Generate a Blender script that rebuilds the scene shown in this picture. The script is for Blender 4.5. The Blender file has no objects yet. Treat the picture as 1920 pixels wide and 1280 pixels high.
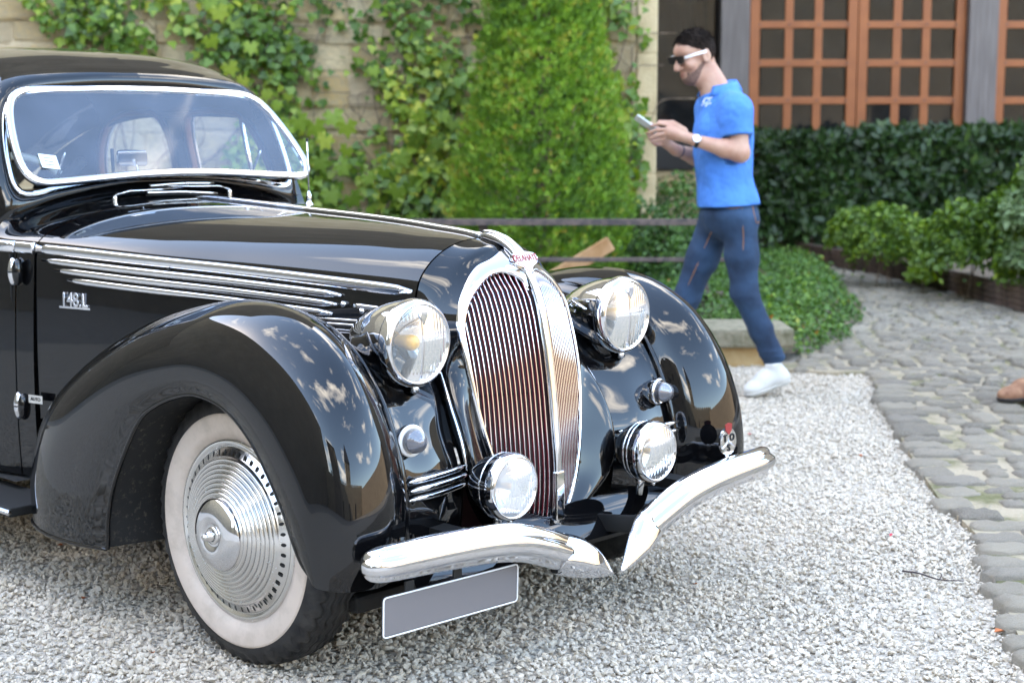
import bpy, bmesh, math, random
import numpy as np
from mathutils import Vector, Matrix

random.seed(7)
rng = np.random.default_rng(11)
S = bpy.context.scene
COL = S.collection
R_ = math.radians

# ------------------------------------------------------------------ camera
CAM = np.array([3.2105, -3.066, 1.405])
YAW, PITCH, FPX = 2.328, -0.137, 2860.0
E1 = np.array([math.sin(YAW), -math.cos(YAW), 0.0])          # image right, on the ground
E2 = np.array([math.cos(YAW), math.sin(YAW), 0.0])           # away from the camera, on the ground
FWD = np.array([math.cos(YAW)*math.cos(PITCH), math.sin(YAW)*math.cos(PITCH), math.sin(PITCH)])
UPV = np.cross(E1, FWD)
cam_d = bpy.data.cameras.new('camera')
cam = bpy.data.objects.new('camera', cam_d)
COL.objects.link(cam)
cam.matrix_world = Matrix([[E1[0], UPV[0], -FWD[0], CAM[0]], [E1[1], UPV[1], -FWD[1], CAM[1]],
                           [E1[2], UPV[2], -FWD[2], CAM[2]], [0, 0, 0, 1]])
cam_d.sensor_width = 36.0
cam_d.lens = FPX/1920*36
cam_d.clip_start, cam_d.clip_end = 0.05, 500
cam_d.dof.use_dof = True
cam_d.dof.focus_distance = 4.0
cam_d.dof.aperture_fstop = 3.6
cam_d.dof.aperture_blades = 9
S.camera = cam

# ------------------------------------------------------------------ sky, sun, exposure
SUN_EL = R_(30)
sd = E2*0.24 - E1*0.971                     # the sun stands low behind the long range on the left
SUN_AZ = math.atan2(sd[0], sd[1])           # clockwise from +Y
SUNV = Vector((sd[0]*math.cos(SUN_EL), sd[1]*math.cos(SUN_EL), math.sin(SUN_EL))).normalized()
W = bpy.data.worlds.new('World'); S.world = W; W.use_nodes = True
nt = W.node_tree; nt.nodes.clear()
def N(t, typ, **k):
    n = t.nodes.new(typ)
    for a, b in k.items():
        if a.startswith('i_'): n.inputs[a[2:].replace('_', ' ')].default_value = b
        else: setattr(n, a, b)
    return n
out = N(nt, 'ShaderNodeOutputWorld'); bg = N(nt, 'ShaderNodeBackground')
sky = N(nt, 'ShaderNodeTexSky', sky_type='NISHITA', sun_disc=False, sun_elevation=SUN_EL, sun_rotation=SUN_AZ,
        air_density=1.2, dust_density=1.0, ozone_density=2.0, altitude=300)
tc = N(nt, 'ShaderNodeTexCoord'); mp = N(nt, 'ShaderNodeMapping')
mp.inputs['Scale'].default_value = (1.0, 1.0, 2.6)
nz = N(nt, 'ShaderNodeTexNoise', i_Scale=2.6, i_Detail=9.0, i_Roughness=0.56, i_Distortion=0.25)
rp = N(nt, 'ShaderNodeValToRGB'); rp.color_ramp.elements[0].position = .55; rp.color_ramp.elements[1].position = .70
rp.color_ramp.elements[0].color = (0, 0, 0, 1); rp.color_ramp.elements[1].color = (.92, .92, .92, 1)
mx = N(nt, 'ShaderNodeMix', data_type='RGBA'); mx.inputs['B'].default_value = (11.0, 10.8, 10.4, 1)
nt.links.new(tc.outputs['Generated'], mp.inputs['Vector']); nt.links.new(mp.outputs['Vector'], nz.inputs['Vector'])
nt.links.new(nz.outputs['Fac'], rp.inputs['Fac']); nt.links.new(rp.outputs['Color'], mx.inputs['Factor'])
nt.links.new(sky.outputs['Color'], mx.inputs['A']); nt.links.new(mx.outputs['Result'], bg.inputs['Color'])
bg.inputs['Strength'].default_value = 0.15
nt.links.new(bg.outputs['Background'], out.inputs['Surface'])
sun_d = bpy.data.lights.new('sun', 'SUN'); sun_d.energy = 3.0; sun_d.angle = R_(.53); sun_d.color = (1.0, .95, .87)
sun = bpy.data.objects.new('sun', sun_d); COL.objects.link(sun)
sun.rotation_euler = SUNV.to_track_quat('Z', 'Y').to_euler()
S.view_settings.view_transform = 'Standard'; S.view_settings.look = 'None'
S.view_settings.exposure = 3.4; S.view_settings.use_white_balance = True; S.view_settings.white_balance_temperature = 7350; S.view_settings.white_balance_tint = 11; S.view_settings.gamma = 1.0
S.view_settings.use_curve_mapping = False
S.cycles.use_denoising = True
S.cycles.max_bounces = 9; S.cycles.glossy_bounces = 5; S.cycles.transparent_max_bounces = 24; S.cycles.diffuse_bounces = 4
S.cycles.caustics_reflective = False; S.cycles.caustics_refractive = False
S.cycles.sample_clamp_indirect = 8.0

# ------------------------------------------------------------------ materials
MATS = {}
def mat(name, col=(.5, .5, .5), rough=.5, metal=0.0, **k):
    if name in MATS: return MATS[name]
    m = bpy.data.materials.new(name); m.use_nodes = True
    b = m.node_tree.nodes['Principled BSDF']
    b.inputs['Base Color'].default_value = (*col, 1); b.inputs['Roughness'].default_value = rough
    b.inputs['Metallic'].default_value = metal
    for a, v in k.items(): b.inputs[a.replace('_', ' ')].default_value = v
    MATS[name] = m
    return m
def bsdf(m): return m.node_tree.nodes['Principled BSDF']
def mixcol(m, fac, c1, c2, to='Base Color'):
    t = m.node_tree; x = N(t, 'ShaderNodeMix', data_type='RGBA')
    for s, c in (('A', c1), ('B', c2)):
        if hasattr(c, 'is_output'): t.links.new(c, x.inputs[s])
        else: x.inputs[s].default_value = (*c, 1)
    if hasattr(fac, 'is_output'): t.links.new(fac, x.inputs['Factor'])
    else: x.inputs['Factor'].default_value = fac
    if to: t.links.new(x.outputs['Result'], bsdf(m).inputs[to])
    return x.outputs['Result']
def noise(m, scale, detail=4, rough=.55, lo=.35, hi=.65, coord='Object', vec=None, kind='noise'):
    t = m.node_tree
    if vec is None:
        c = t.nodes.get('tc') or N(t, 'ShaderNodeTexCoord', name='tc'); vec = c.outputs[coord]
    if kind == 'noise':
        n = N(t, 'ShaderNodeTexNoise', i_Scale=scale, i_Detail=detail, i_Roughness=rough); o = n.outputs['Fac']
    else:
        n = N(t, 'ShaderNodeTexVoronoi', i_Scale=scale); o = n.outputs['Distance']
    t.links.new(vec, n.inputs['Vector'])
    r = N(t, 'ShaderNodeMapRange'); r.inputs['From Min'].default_value = lo; r.inputs['From Max'].default_value = hi
    t.links.new(o, r.inputs['Value'])
    return r.outputs['Result']
def bump(m, h, strength=.3, dist=.01):
    t = m.node_tree; b = N(t, 'ShaderNodeBump', i_Strength=strength, i_Distance=dist)
    t.links.new(h, b.inputs['Height']); t.links.new(b.outputs['Normal'], bsdf(m).inputs['Normal'])
def objrand(m):
    t = m.node_tree; o = t.nodes.get('oi') or N(t, 'ShaderNodeObjectInfo', name='oi'); return o.outputs['Random']
def attr(m, name):
    t = m.node_tree; o = N(t, 'ShaderNodeAttribute', attribute_name=name); return o.outputs['Fac']
def ramp(m, fac, stops, to='Base Color'):
    t = m.node_tree; r = N(t, 'ShaderNodeValToRGB'); cr_ = r.color_ramp
    while len(cr_.elements) < len(stops): cr_.elements.new(.5)
    for e, (p, c) in zip(cr_.elements, stops): e.position = p; e.color = (*c, 1)
    t.links.new(fac, r.inputs['Fac'])
    if to: t.links.new(r.outputs['Color'], bsdf(m).inputs[to])
    return r.outputs['Color']

# ------------------------------------------------------------------ mesh helpers
def link(o, parent=None):
    COL.objects.link(o)
    if parent is not None: o.parent = parent
    return o
def mesh_obj(name, V, F, m=None, parent=None, smooth=True, loc=None):
    me = bpy.data.meshes.new(name)
    me.from_pydata([tuple(map(float, v)) for v in V], [], [tuple(map(int, f)) for f in F])
    if smooth: me.polygons.foreach_set('use_smooth', [True]*len(me.polygons))
    if m is not None: me.materials.append(m)
    me.update()
    o = bpy.data.objects.new(name, me)
    if loc is not None: o.location = loc
    return link(o, parent)
def fast_mesh(name, V, F, m, parent=None, smooth=False, attrs=None):
    """V (n,3), F (k,4 or 3) uniform arrays"""
    me = bpy.data.meshes.new(name); V = np.asarray(V, np.float32); F = np.asarray(F, np.int32)
    k = F.shape[1]
    me.vertices.add(len(V)); me.vertices.foreach_set('co', V.ravel())
    me.loops.add(F.size); me.loops.foreach_set('vertex_index', F.ravel())
    me.polygons.add(len(F)); me.polygons.foreach_set('loop_start', np.arange(0, F.size, k, dtype=np.int32))
    me.update(calc_edges=True)
    if smooth: me.polygons.foreach_set('use_smooth', np.ones(len(F), bool))
    for a, v in (attrs or {}).items():
        at = me.attributes.new(a, 'FLOAT', 'POINT'); at.data.foreach_set('value', np.asarray(v, np.float32))
    if m is not None: me.materials.append(m)
    me.validate()
    return link(bpy.data.objects.new(name, me), parent)
def empty(name, loc=(0, 0, 0), parent=None):
    o = bpy.data.objects.new(name, None); o.location = loc; o.empty_display_size = .1
    return link(o, parent)
def tag(o, label=None, cat=None, group=None, kind=None):
    for k, v in (('label', label), ('category', cat), ('group', group), ('kind', kind)):
        if v: o[k] = v
    return o
def cr(P, n, closed=False):
    """Catmull-Rom through P resampled to n points, even in arc length"""
    P = np.asarray(P, float)
    if closed: Q = np.vstack([P[-1], P, P[0], P[1]])
    else: Q = np.vstack([2*P[0]-P[1], P, 2*P[-1]-P[-2]])
    d = np.maximum(np.linalg.norm(np.diff(Q, axis=0), axis=1), 1e-9)**.5
    t = np.concatenate([[0], np.cumsum(d)]); res = []
    for i in range(1, len(Q)-2):
        u = np.linspace(t[i], t[i+1], 14, endpoint=False)[:, None]
        p0, p1, p2, p3 = Q[i-1:i+3]; t0, t1, t2, t3 = t[i-1:i+3]
        a1 = (t1-u)/(t1-t0)*p0+(u-t0)/(t1-t0)*p1; a2 = (t2-u)/(t2-t1)*p1+(u-t1)/(t2-t1)*p2; a3 = (t3-u)/(t3-t2)*p2+(u-t2)/(t3-t2)*p3
        b1 = (t2-u)/(t2-t0)*a1+(u-t0)/(t2-t0)*a2; b2 = (t3-u)/(t3-t1)*a2+(u-t1)/(t3-t1)*a3
        res.append((t2-u)/(t2-t1)*b1+(u-t1)/(t2-t1)*b2)
    res.append(Q[-2:-1]); C = np.vstack(res)
    s = np.concatenate([[0], np.cumsum(np.linalg.norm(np.diff(C, axis=0), axis=1))])
    q = np.linspace(0, s[-1], n+1)[:-1] if closed else np.linspace(0, s[-1], n)
    return np.stack([np.interp(q, s, C[:, k]) for k in range(C.shape[1])], 1)
def interp(x, xs, ys):
    """smooth 1-d interpolation through (xs, ys), xs rising"""
    xs = np.asarray(xs, float); ys = np.asarray(ys, float)
    m = np.gradient(ys, xs); x = np.clip(np.asarray(x, float), xs[0], xs[-1])
    i = np.clip(np.searchsorted(xs, x)-1, 0, len(xs)-2); h = xs[i+1]-xs[i]; t = (x-xs[i])/h
    return ((2*t**3-3*t**2+1)*ys[i]+(t**3-2*t**2+t)*h*m[i]+(-2*t**3+3*t**2)*ys[i+1]+(t**3-t**2)*h*m[i+1])
def loft(curves, nu, nv):
    C = np.stack([cr(c, nu) for c in curves], 1)          # nu, k, 3
    G = np.zeros((nu, nv, 3))
    k = C.shape[1]
    d = np.linalg.norm(np.diff(C, axis=1), axis=2).mean(0); s = np.concatenate([[0], np.cumsum(d)])
    q = np.linspace(0, s[-1], nv)
    for a in range(3):
        for i in range(nu): G[i, :, a] = interp(q, s, C[i, :, a])
    return G
def grid(name, G, m, parent=None, cu=False, cv=False, flip=False, thick=0):
    nu, nv = G.shape[:2]; I = np.arange(nu*nv).reshape(nu, nv)
    a = I if not cu else np.vstack([I, I[:1]]); a = a if not cv else np.hstack([a, a[:, :1]])
    F = np.stack([a[:-1, :-1], a[1:, :-1], a[1:, 1:], a[:-1, 1:]], -1).reshape(-1, 4)
    if flip: F = F[:, ::-1]
    o = fast_mesh(name, G.reshape(-1, 3), F, m, parent, smooth=True)
    if thick:
        s = o.modifiers.new('thickness', 'SOLIDIFY'); s.thickness = thick; s.offset = -1
    return o
def mir(G): G = np.array(G, float); G[..., 1] *= -1; return G
def frames(P):
    P = np.asarray(P, float); T = np.gradient(P, axis=0); T /= np.linalg.norm(T, axis=1)[:, None]
    u = np.cross(T[0], [0, 0, 1.0]); 
    if np.linalg.norm(u) < 1e-3: u = np.cross(T[0], [0, 1.0, 0])
    U = []
    for t in T:
        u = u-t*(u@t); u = u/np.linalg.norm(u); U.append(u)
    U = np.array(U); return T, U, np.cross(T, U)
def sweep(name, P, prof, m, parent=None, scale=None, cap=True, closed=False, up=None):
    """sweep a closed 2-D profile (k,2) along P; up: fixed reference for the profile's second axis"""
    P = np.asarray(P, float); prof = np.asarray(prof, float); n, k = len(P), len(prof)
    if closed:
        T = np.roll(P, -1, 0)-np.roll(P, 1, 0); T /= np.linalg.norm(T, axis=1)[:, None]
    else: T = None
    if up is not None:
        if T is None: T = np.gradient(P, axis=0); T /= np.linalg.norm(T, axis=1)[:, None]
        upv = np.asarray(up, float)
        if upv.ndim == 1: upv = np.tile(upv, (n, 1))
        U = np.cross(T, upv); U /= np.linalg.norm(U, axis=1)[:, None]; B = np.cross(U, T)
    else:
        T2, U, B = frames(P)
    sc = np.ones(n) if scale is None else np.asarray(scale, float)
    if sc.ndim == 1: sc = np.stack([sc, sc], 1)
    G = P[:, None]+U[:, None]*(prof[None, :, :1]*sc[:, None, :1])+B[:, None]*(prof[None, :, 1:]*sc[:, None, 1:])
    I = np.arange(n*k).reshape(n, k); J = np.hstack([I, I[:, :1]])
    if closed: J = np.vstack([J, J[:1]])
    F = [tuple(f) for f in np.stack([J[:-1, :-1], J[:-1, 1:], J[1:, 1:], J[1:, :-1]], -1).reshape(-1, 4)]
    if cap and not closed: F += [tuple(I[0][::-1]), tuple(I[-1])]
    return mesh_obj(name, G.reshape(-1, 3), F, m, parent)
def circle(r, n=10, ry=None):
    t = np.linspace(0, 2*math.pi, n, endpoint=False); return np.stack([r*np.cos(t), (ry or r)*np.sin(t)], 1)
def rrect(w, h, r, n=4):
    pts = []
    for cx, cy, a in ((w/2-r, h/2-r, 0), (-w/2+r, h/2-r, 90), (-w/2+r, -h/2+r, 180), (w/2-r, -h/2+r, 270)):
        for i in range(n+1):
            q = R_(a+90*i/n); pts.append((cx+r*math.cos(q), cy+r*math.sin(q)))
    return np.array(pts)
def tube(name, P, r, m, parent=None, n=10, scale=None): return sweep(name, P, circle(r, n), m, parent, scale)
def lathe(name, prof, m, parent=None, axis='x', n=48, loc=None, tilt=None, a0=0, a1=2*math.pi):
    """prof: (along axis, radius) pairs"""
    prof = np.asarray(prof, float); full = abs(a1-a0-2*math.pi) < 1e-6
    t = np.linspace(a0, a1, n, endpoint=not full)
    A, Rr = prof[:, 0][:, None], prof[:, 1][:, None]; c, s = np.cos(t)[None], np.sin(t)[None]
    if axis == 'x': G = np.stack([A+0*c, Rr*c, Rr*s], -1)
    elif axis == 'y': G = np.stack([Rr*s, A+0*c, Rr*c], -1)
    else: G = np.stack([Rr*c, Rr*s, A+0*c], -1)
    o = grid(name, G, m, parent, cv=full)
    if tilt is not None: o.rotation_euler = tilt
    if loc is not None: o.location = loc
    return o
def box(name, lo, hi, m, parent=None, bev=0, smooth=False, loc=None):
    bm = bmesh.new(); bmesh.ops.create_cube(bm, size=1)
    lo, hi = np.array(lo, float), np.array(hi, float)
    for v in bm.verts: v.co = Vector((lo+hi)/2)+Vector(np.array(v.co)*(hi-lo))
    if bev: bmesh.ops.bevel(bm, geom=bm.edges[:], offset=bev, segments=2, profile=.6, affect='EDGES')
    me = bpy.data.meshes.new(name); bm.to_mesh(me); bm.free()
    if m is not None: me.materials.append(m)
    if bev and smooth: me.polygons.foreach_set('use_smooth', [True]*len(me.polygons))
    o = bpy.data.objects.new(name, me)
    if loc is not None: o.location = loc
    return link(o, parent)
def bgp(u, d, z=0.0): return CAM*[1, 1, 0]+E1*u+E2*d+np.array([0, 0, z])     # metres right of / away from where the photographer stands
def text_mesh(name, body, size, depth, m, M, parent=None, align='CENTER', shear=0, bevel=0, spacing=1.0, sx=1.0):
    cu = bpy.data.curves.new(name, 'FONT'); cu.body = body; cu.size = size; cu.extrude = depth; cu.align_x = align; cu.align_y = 'CENTER'
    cu.shear = shear; cu.bevel_depth = bevel; cu.space_character = spacing; cu.resolution_u = 4
    t = bpy.data.objects.new(name+'_curve', cu); COL.objects.link(t)
    bpy.context.view_layer.update()
    me = bpy.data.meshes.new_from_object(t.evaluated_get(bpy.context.evaluated_depsgraph_get()))
    bpy.data.objects.remove(t); bpy.data.curves.remove(cu)
    me.transform(Matrix.Diagonal((sx, 1, 1, 1))); me.transform(M); me.materials.clear(); me.materials.append(m); me.name = name
    return link(bpy.data.objects.new(name, me), parent)
def basis(o, x, y):
    """matrix whose local x,y,z are x, y (made square) and x×y, at o"""
    x = Vector(x).normalized(); y = Vector(y); y = (y-x*(y @ x)).normalized(); z = x.cross(y)
    return Matrix(((x[0], y[0], z[0], o[0]), (x[1], y[1], z[1], o[1]), (x[2], y[2], z[2], o[2]), (0, 0, 0, 1)))
# ================================================================== car materials
PAINT = mat('black_paint', (.0030, .0030, .0035), .02, IOR=1.56)
bump(PAINT, noise(PAINT, 5.5, 2, .5, 0, 1), .010, .02)
CHROME = mat('chrome', (.74, .74, .755), .04, 1.0)
OLDCHROME = mat('polished_steel', (.74, .73, .71), .16, 1.0)
_n = noise(OLDCHROME, 38, 5, .6, .3, .7); _t = OLDCHROME.node_tree
_mr = N(_t, 'ShaderNodeMapRange'); _mr.inputs['To Min'].default_value = .09; _mr.inputs['To Max'].default_value = .30
_t.links.new(_n, _mr.inputs['Value']); _t.links.new(_mr.outputs['Result'], bsdf(OLDCHROME).inputs['Roughness'])
RUBBER = mat('tyre_rubber', (.018, .018, .02), .62)
mixcol(RUBBER, noise(RUBBER, 26, 5), (.008, .008, .009), (.030, .028, .026)); bump(RUBBER, noise(RUBBER, 160, 3), .15, .002)
WHITEWALL = mat('whitewall', (.7, .6, .53), .55)
mixcol(WHITEWALL, noise(WHITEWALL, 14, 6, .65, .45, .8), (.60, .50, .42), (.42, .345, .275)); bump(WHITEWALL, noise(WHITEWALL, 90, 3), .08, .002)
DARK = mat('dark_underside', (.012, .011, .010), .75)
mixcol(DARK, noise(DARK, 55, 6, .7, .55, .72), (.008, .008, .008), (.075, .065, .05))
MAROON = mat('grille_core', (.02, .0025, .004), .55)
SLOT = mat('slot_black', (.004, .004, .004), .7)
CREAM = mat('cream_plastic', (.70, .66, .55), .35)
WOOD = mat('interior_wood', (.22, .075, .03), .3)
TAN = mat('tan_leather', (.36, .20, .10), .55)
HEADLINER = mat('headliner_cloth', (.06, .06, .07), .9)
PLATEGREY = mat('plate_grey', (.15, .138, .14), .45)
WHITEPAINT = mat('white_trim', (.78, .76, .74), .4)
REDENAMEL = mat('red_enamel', (.30, .03, .03), .3)
STICKER = mat('paper_sticker', (.72, .80, .84), .6)
YELLOW = mat('yellow_bulb', (.95, .45, .0), .3)
def glass_mat(name, tint=(1, 1, 1), refl=1.0, ior=1.5, dirt_or_skyhaze=0.0, ribs=None, dirt_or_skyhaze_col=(.7, .75, .8)):
    m = bpy.data.materials.new(name); m.use_nodes = True; t = m.node_tree; t.nodes.clear()
    o = N(t, 'ShaderNodeOutputMaterial'); tr = N(t, 'ShaderNodeBsdfTransparent'); gl = N(t, 'ShaderNodeBsdfGlossy')
    tr.inputs['Color'].default_value = (*tint, 1); gl.inputs['Roughness'].default_value = .01; gl.inputs['Color'].default_value = (refl, refl, refl, 1)
    fr = N(t, 'ShaderNodeFresnel', i_IOR=ior); mxs = N(t, 'ShaderNodeMixShader')
    t.links.new(fr.outputs['Fac'], mxs.inputs['Fac']); t.links.new(tr.outputs['BSDF'], mxs.inputs[1]); t.links.new(gl.outputs['BSDF'], mxs.inputs[2])
    last = mxs.outputs['Shader']
    if dirt_or_skyhaze:
        df = N(t, 'ShaderNodeBsdfDiffuse'); df.inputs['Color'].default_value = (*dirt_or_skyhaze_col, 1); m2 = N(t, 'ShaderNodeMixShader')
        c = N(t, 'ShaderNodeTexCoord'); n = N(t, 'ShaderNodeTexNoise', i_Scale=7.0, i_Detail=5.0); t.links.new(c.outputs['Object'], n.inputs['Vector'])
        r = N(t, 'ShaderNodeMapRange'); r.inputs['From Min'].default_value = .25; r.inputs['From Max'].default_value = .8
        r.inputs['To Min'].default_value = dirt_or_skyhaze*.6; r.inputs['To Max'].default_value = dirt_or_skyhaze*1.5
        t.links.new(n.outputs['Fac'], r.inputs['Value']); t.links.new(r.outputs['Result'], m2.inputs['Fac'])
        t.links.new(last, m2.inputs[1]); t.links.new(df.outputs['BSDF'], m2.inputs[2]); last = m2.outputs['Shader']
    if ribs:
        c = N(t, 'ShaderNodeTexCoord'); w = N(t, 'ShaderNodeTexWave', i_Scale=ribs, wave_profile='SIN', bands_direction='Y'); b = N(t, 'ShaderNodeBump', i_Strength=.16, i_Distance=.004)
        t.links.new(c.outputs['Object'], w.inputs['Vector']); t.links.new(w.outputs['Fac'], b.inputs['Height']); t.links.new(b.outputs['Normal'], gl.inputs['Normal'])
    t.links.new(last, o.inputs['Surface']); MATS[name] = m
    return m
GLASS = glass_mat('window_glass', (.93, .96, .97), 1.0, 1.52, .035)
WSGLASS = glass_mat('windscreen_glass', (.90, .94, .98), 1.0, 1.85, .05, None, (.55, .66, .9))  # bluish haze mixed into the glass to imitate mirrored sky
LENS = glass_mat('lamp_glass', (.97, .98, .96), 1.0, 1.5, .10, 26, (.85, .88, .9))
LENSRIB = glass_mat('ribbed_lamp_glass', (.95, .95, .92), 1.0, 1.5, .30, 34, (.80, .82, .84))
FROST = mat('frosted_lens', (.16, .16, .18), .10, .3, Coat_Weight=1.0)

car = empty('vintage_car', (0, 0, 0))
tag(car, 'glossy black vintage saloon with chrome grille and whitewall tyres, parked on the gravel', 'car')

def crp(P, n):
    """interpolate through P by index"""
    P = np.asarray(P, float); i = np.arange(len(P)); q = np.linspace(0, len(P)-1, n)
    return np.stack([interp(q, i, P[:, k]) for k in range(P.shape[1])], 1)
def both(fn):
    for s in (1, -1): fn(s)

# ------------------------------------------------------------------ front wings with the catwalk beside the grille
HX = [-1.16, -.75, -.4, 0.0, .2]; HY = [.613, .522, .413, .303, .252]         # half width of the hood along the chrome strip
def hy(x): return interp(x, HX, HY)
cols = [
 # inner edge along hood and grille cheek
 (lambda x: np.where(x > .2, .262+.05*np.clip((x-.2)/.2, 0, 1), hy(x)+.006),
  [(-.97, .26), (-.97, .37), (-.87, .52), (-.66, .66), (-.38, .785), (-.12, .852), (.03, .862), (.15, .842), (.245, .79), (.32, .72), (.37, .63), (.412, .54), (.425, .44), (.415, .36)]),
 (lambda x: np.where(x > .2, .42, np.interp(x, [-1, .2], [.585, .42])),
  [(-.975, .26), (-.975, .375), (-.875, .53), (-.66, .672), (-.38, .797), (-.12, .866), (.04, .872), (.165, .848), (.268, .79), (.345, .715), (.40, .63), (.442, .54), (.455, .44), (.45, .36)]),
 (lambda x: np.where(x > .2, .515, np.interp(x, [-1, .2], [.605, .515])),
  [(-.98, .26), (-.98, .38), (-.88, .545), (-.665, .69), (-.385, .817), (-.12, .885), (.045, .893), (.175, .866), (.285, .80), (.358, .722), (.408, .634), (.445, .54), (.457, .44), (.455, .355)]),
 (lambda x: np.where(x > .2, .553, np.interp(x, [-1, .2], [.62, .553])),
  [(-.985, .26), (-.988, .385), (-.885, .56), (-.67, .712), (-.39, .842), (-.12, .914), (.05, .924), (.185, .893), (.30, .82), (.372, .735), (.422, .64), (.455, .54), (.465, .44), (.462, .35)]),
 (lambda x: np.where(x > .2, .60, np.interp(x, [-1, .2], [.645, .60])),
  [(-.99, .26), (-.995, .39), (-.893, .578), (-.675, .735), (-.395, .866), (-.12, .94), (.058, .956), (.212, .928), (.345, .855), (.432, .755), (.488, .642), (.518, .53), (.520, .42), (.505, .333)]),
 (lambda x: .70+0*x,
  [(-1.0, .255), (-1.005, .395), (-.90, .592), (-.68, .752), (-.40, .880), (-.12, .953), (.065, .974), (.235, .951), (.380, .880), (.478, .775), (.540, .645), (.567, .515), (.568, .405), (.545, .322)]),
 (lambda x: .795+0*x,
  [(-.93, .245), (-.93, .388), (-.835, .572), (-.635, .722), (-.378, .842), (-.112, .912), (.060, .932), (.218, .908), (.358, .835), (.455, .732), (.518, .610), (.545, .495), (.548, .395), (.530, .325)]),
 (lambda x: .845+0*x,
  [(-.78, .24), (-.775, .375), (-.70, .538), (-.545, .668), (-.335, .778), (-.10, .838), (.050, .850), (.188, .822), (.308, .750), (.392, .652), (.446, .548), (.476, .455), (.490, .385), (.496, .335)]),
 (lambda x: .853+0*x,
  [(-.60, .243), (-.585, .365), (-.53, .495), (-.395, .645), (-.255, .725), (-.078, .782), (.038, .787), (.155, .762), (.260, .695), (.338, .606), (.392, .518), (.428, .440), (.450, .382), (.470, .342)]),
 (lambda x: .838+0*x,
  [(-.452, .25), (-.44, .355), (-.395, .465), (-.285, .625), (-.19, .69), (-.062, .733), (.03, .737), (.132, .712), (.222, .65), (.290, .572), (.343, .495), (.378, .428), (.410, .380), (.450, .350)]),
]
NU, NV = 120, 90
colG = []
for fy, xz in cols:
    p = crp(xz, NU); y = np.broadcast_to(fy(p[:, 0]), (NU,)); colG.append(np.stack([p[:, 0], y, p[:, 1]], 1))
colG = np.stack(colG, 1)
kk = np.arange(colG.shape[1]); qq = np.linspace(0, len(kk)-1, NV)
WING = np.stack([[interp(qq, kk, colG[i, :, a]) for i in range(NU)] for a in range(3)], -1)
BEAD = crp(np.array(colG[:, 3]), NU)
LIP = colG[:, -1]
REAR = np.array([cr(colG[0], 40)])[0]
def wing(s):
    G = WING if s > 0 else mir(WING)
    w = grid('front_wing', G, PAINT, car, flip=s < 0)
    # rolled lip of the wheel arch, the bead towards the catwalk and the bottom edge
    f = (lambda P: np.array(P)*[1, s, 1])
    tube('arch_lip', f(LIP+[0, -.004, 0]), .007, PAINT, w, 8)
    B = BEAD[52:]; sc = np.clip(np.minimum(np.linspace(0, 8, len(B)), 1), .05, 1)
    tube('wing_bead', f(B+np.array([.004, -.004, .006])), .009, PAINT, w, 10, sc)
    tube('lower_edge', f(REAR[6:]), .005, PAINT, w, 8)
    tube('rear_edge_trim', f(colG[:16, 5]+np.array([-.004, .03, 0])), .007, CHROME, w, 8)
    # inner wheel house
    A2 = np.array(LIP)+[0, -.012, .004]; A2 = A2[:88]
    Bi = A2*[.93, 1, .97]; Bi[:, 1] = .56
    grid('wheel_house', np.stack([f(A2), f(Bi)], 1), DARK, w, flip=s > 0)
    pl = np.array([f([x, .56, z]) for x, z in ((-.47, .235), (-.43, .45), (-.30, .62), (-.15, .70), (.03, .715), (.15, .685), (.25, .60), (.30, .45), (.30, .25))])
    mesh_obj('inner_panel', pl, [tuple(range(9))], DARK, w, smooth=False)
    for (x, z) in ((-.30, .36), (-.29, .24+.07), (-.43, .40), (-.41, .29)):
        lathe('bolt', [(0, .010), (.004, .010), (.007, .006), (.008, 0)], OLDCHROME, w, 'y', 10, (x, s*.563, z), (0, 0, 0 if s > 0 else math.pi))
both(wing)

# ------------------------------------------------------------------ hood
def sup(n, p, q):
    a = np.linspace(0, math.pi/2, n); return np.sin(a)**(2/p), np.cos(a)**(2/q)
def ridge(x): return interp(x, [-1.40, -1.375, -1.335, -1.28, -1.22, -1.16, -.6, 0, .2, .30], [1.262, 1.240, 1.200, 1.180, 1.179, 1.178, 1.158, 1.128, 1.108, 1.085])
def strip_z(x): return interp(x, [-1.4, -1.16, -.5, .2], [1.046, 1.040, 1.012, .972])
def hood_section(x, side=True):
    ys, zs, zr = float(hy(x)) if x > -1.16 else float(np.interp(x, [-1.4, -1.16], [.665, .613])), float(strip_z(x)), float(ridge(x))
    sn, cs = sup(34, 2.3, 1.5)
    top = np.stack([np.full(34, x), ys*sn, zs+.012+(zr-zs-.012)*cs], 1)
    if not side: return top
    zb = float(interp(x, [-1.16, -.7, -.2, .2], [.50, .60, .76, .80])); k = np.linspace(0, 1, 14)[1:]
    low = np.stack([np.full(13, x), ys+.004+.016*np.sin(k*math.pi*.6), zs+.012-(zs+.012-zb)*k], 1)
    return np.vstack([top, low])
xs = np.linspace(-1.155, .197, 40)
HOOD = np.stack([hood_section(x) for x in xs], 0)
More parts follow.
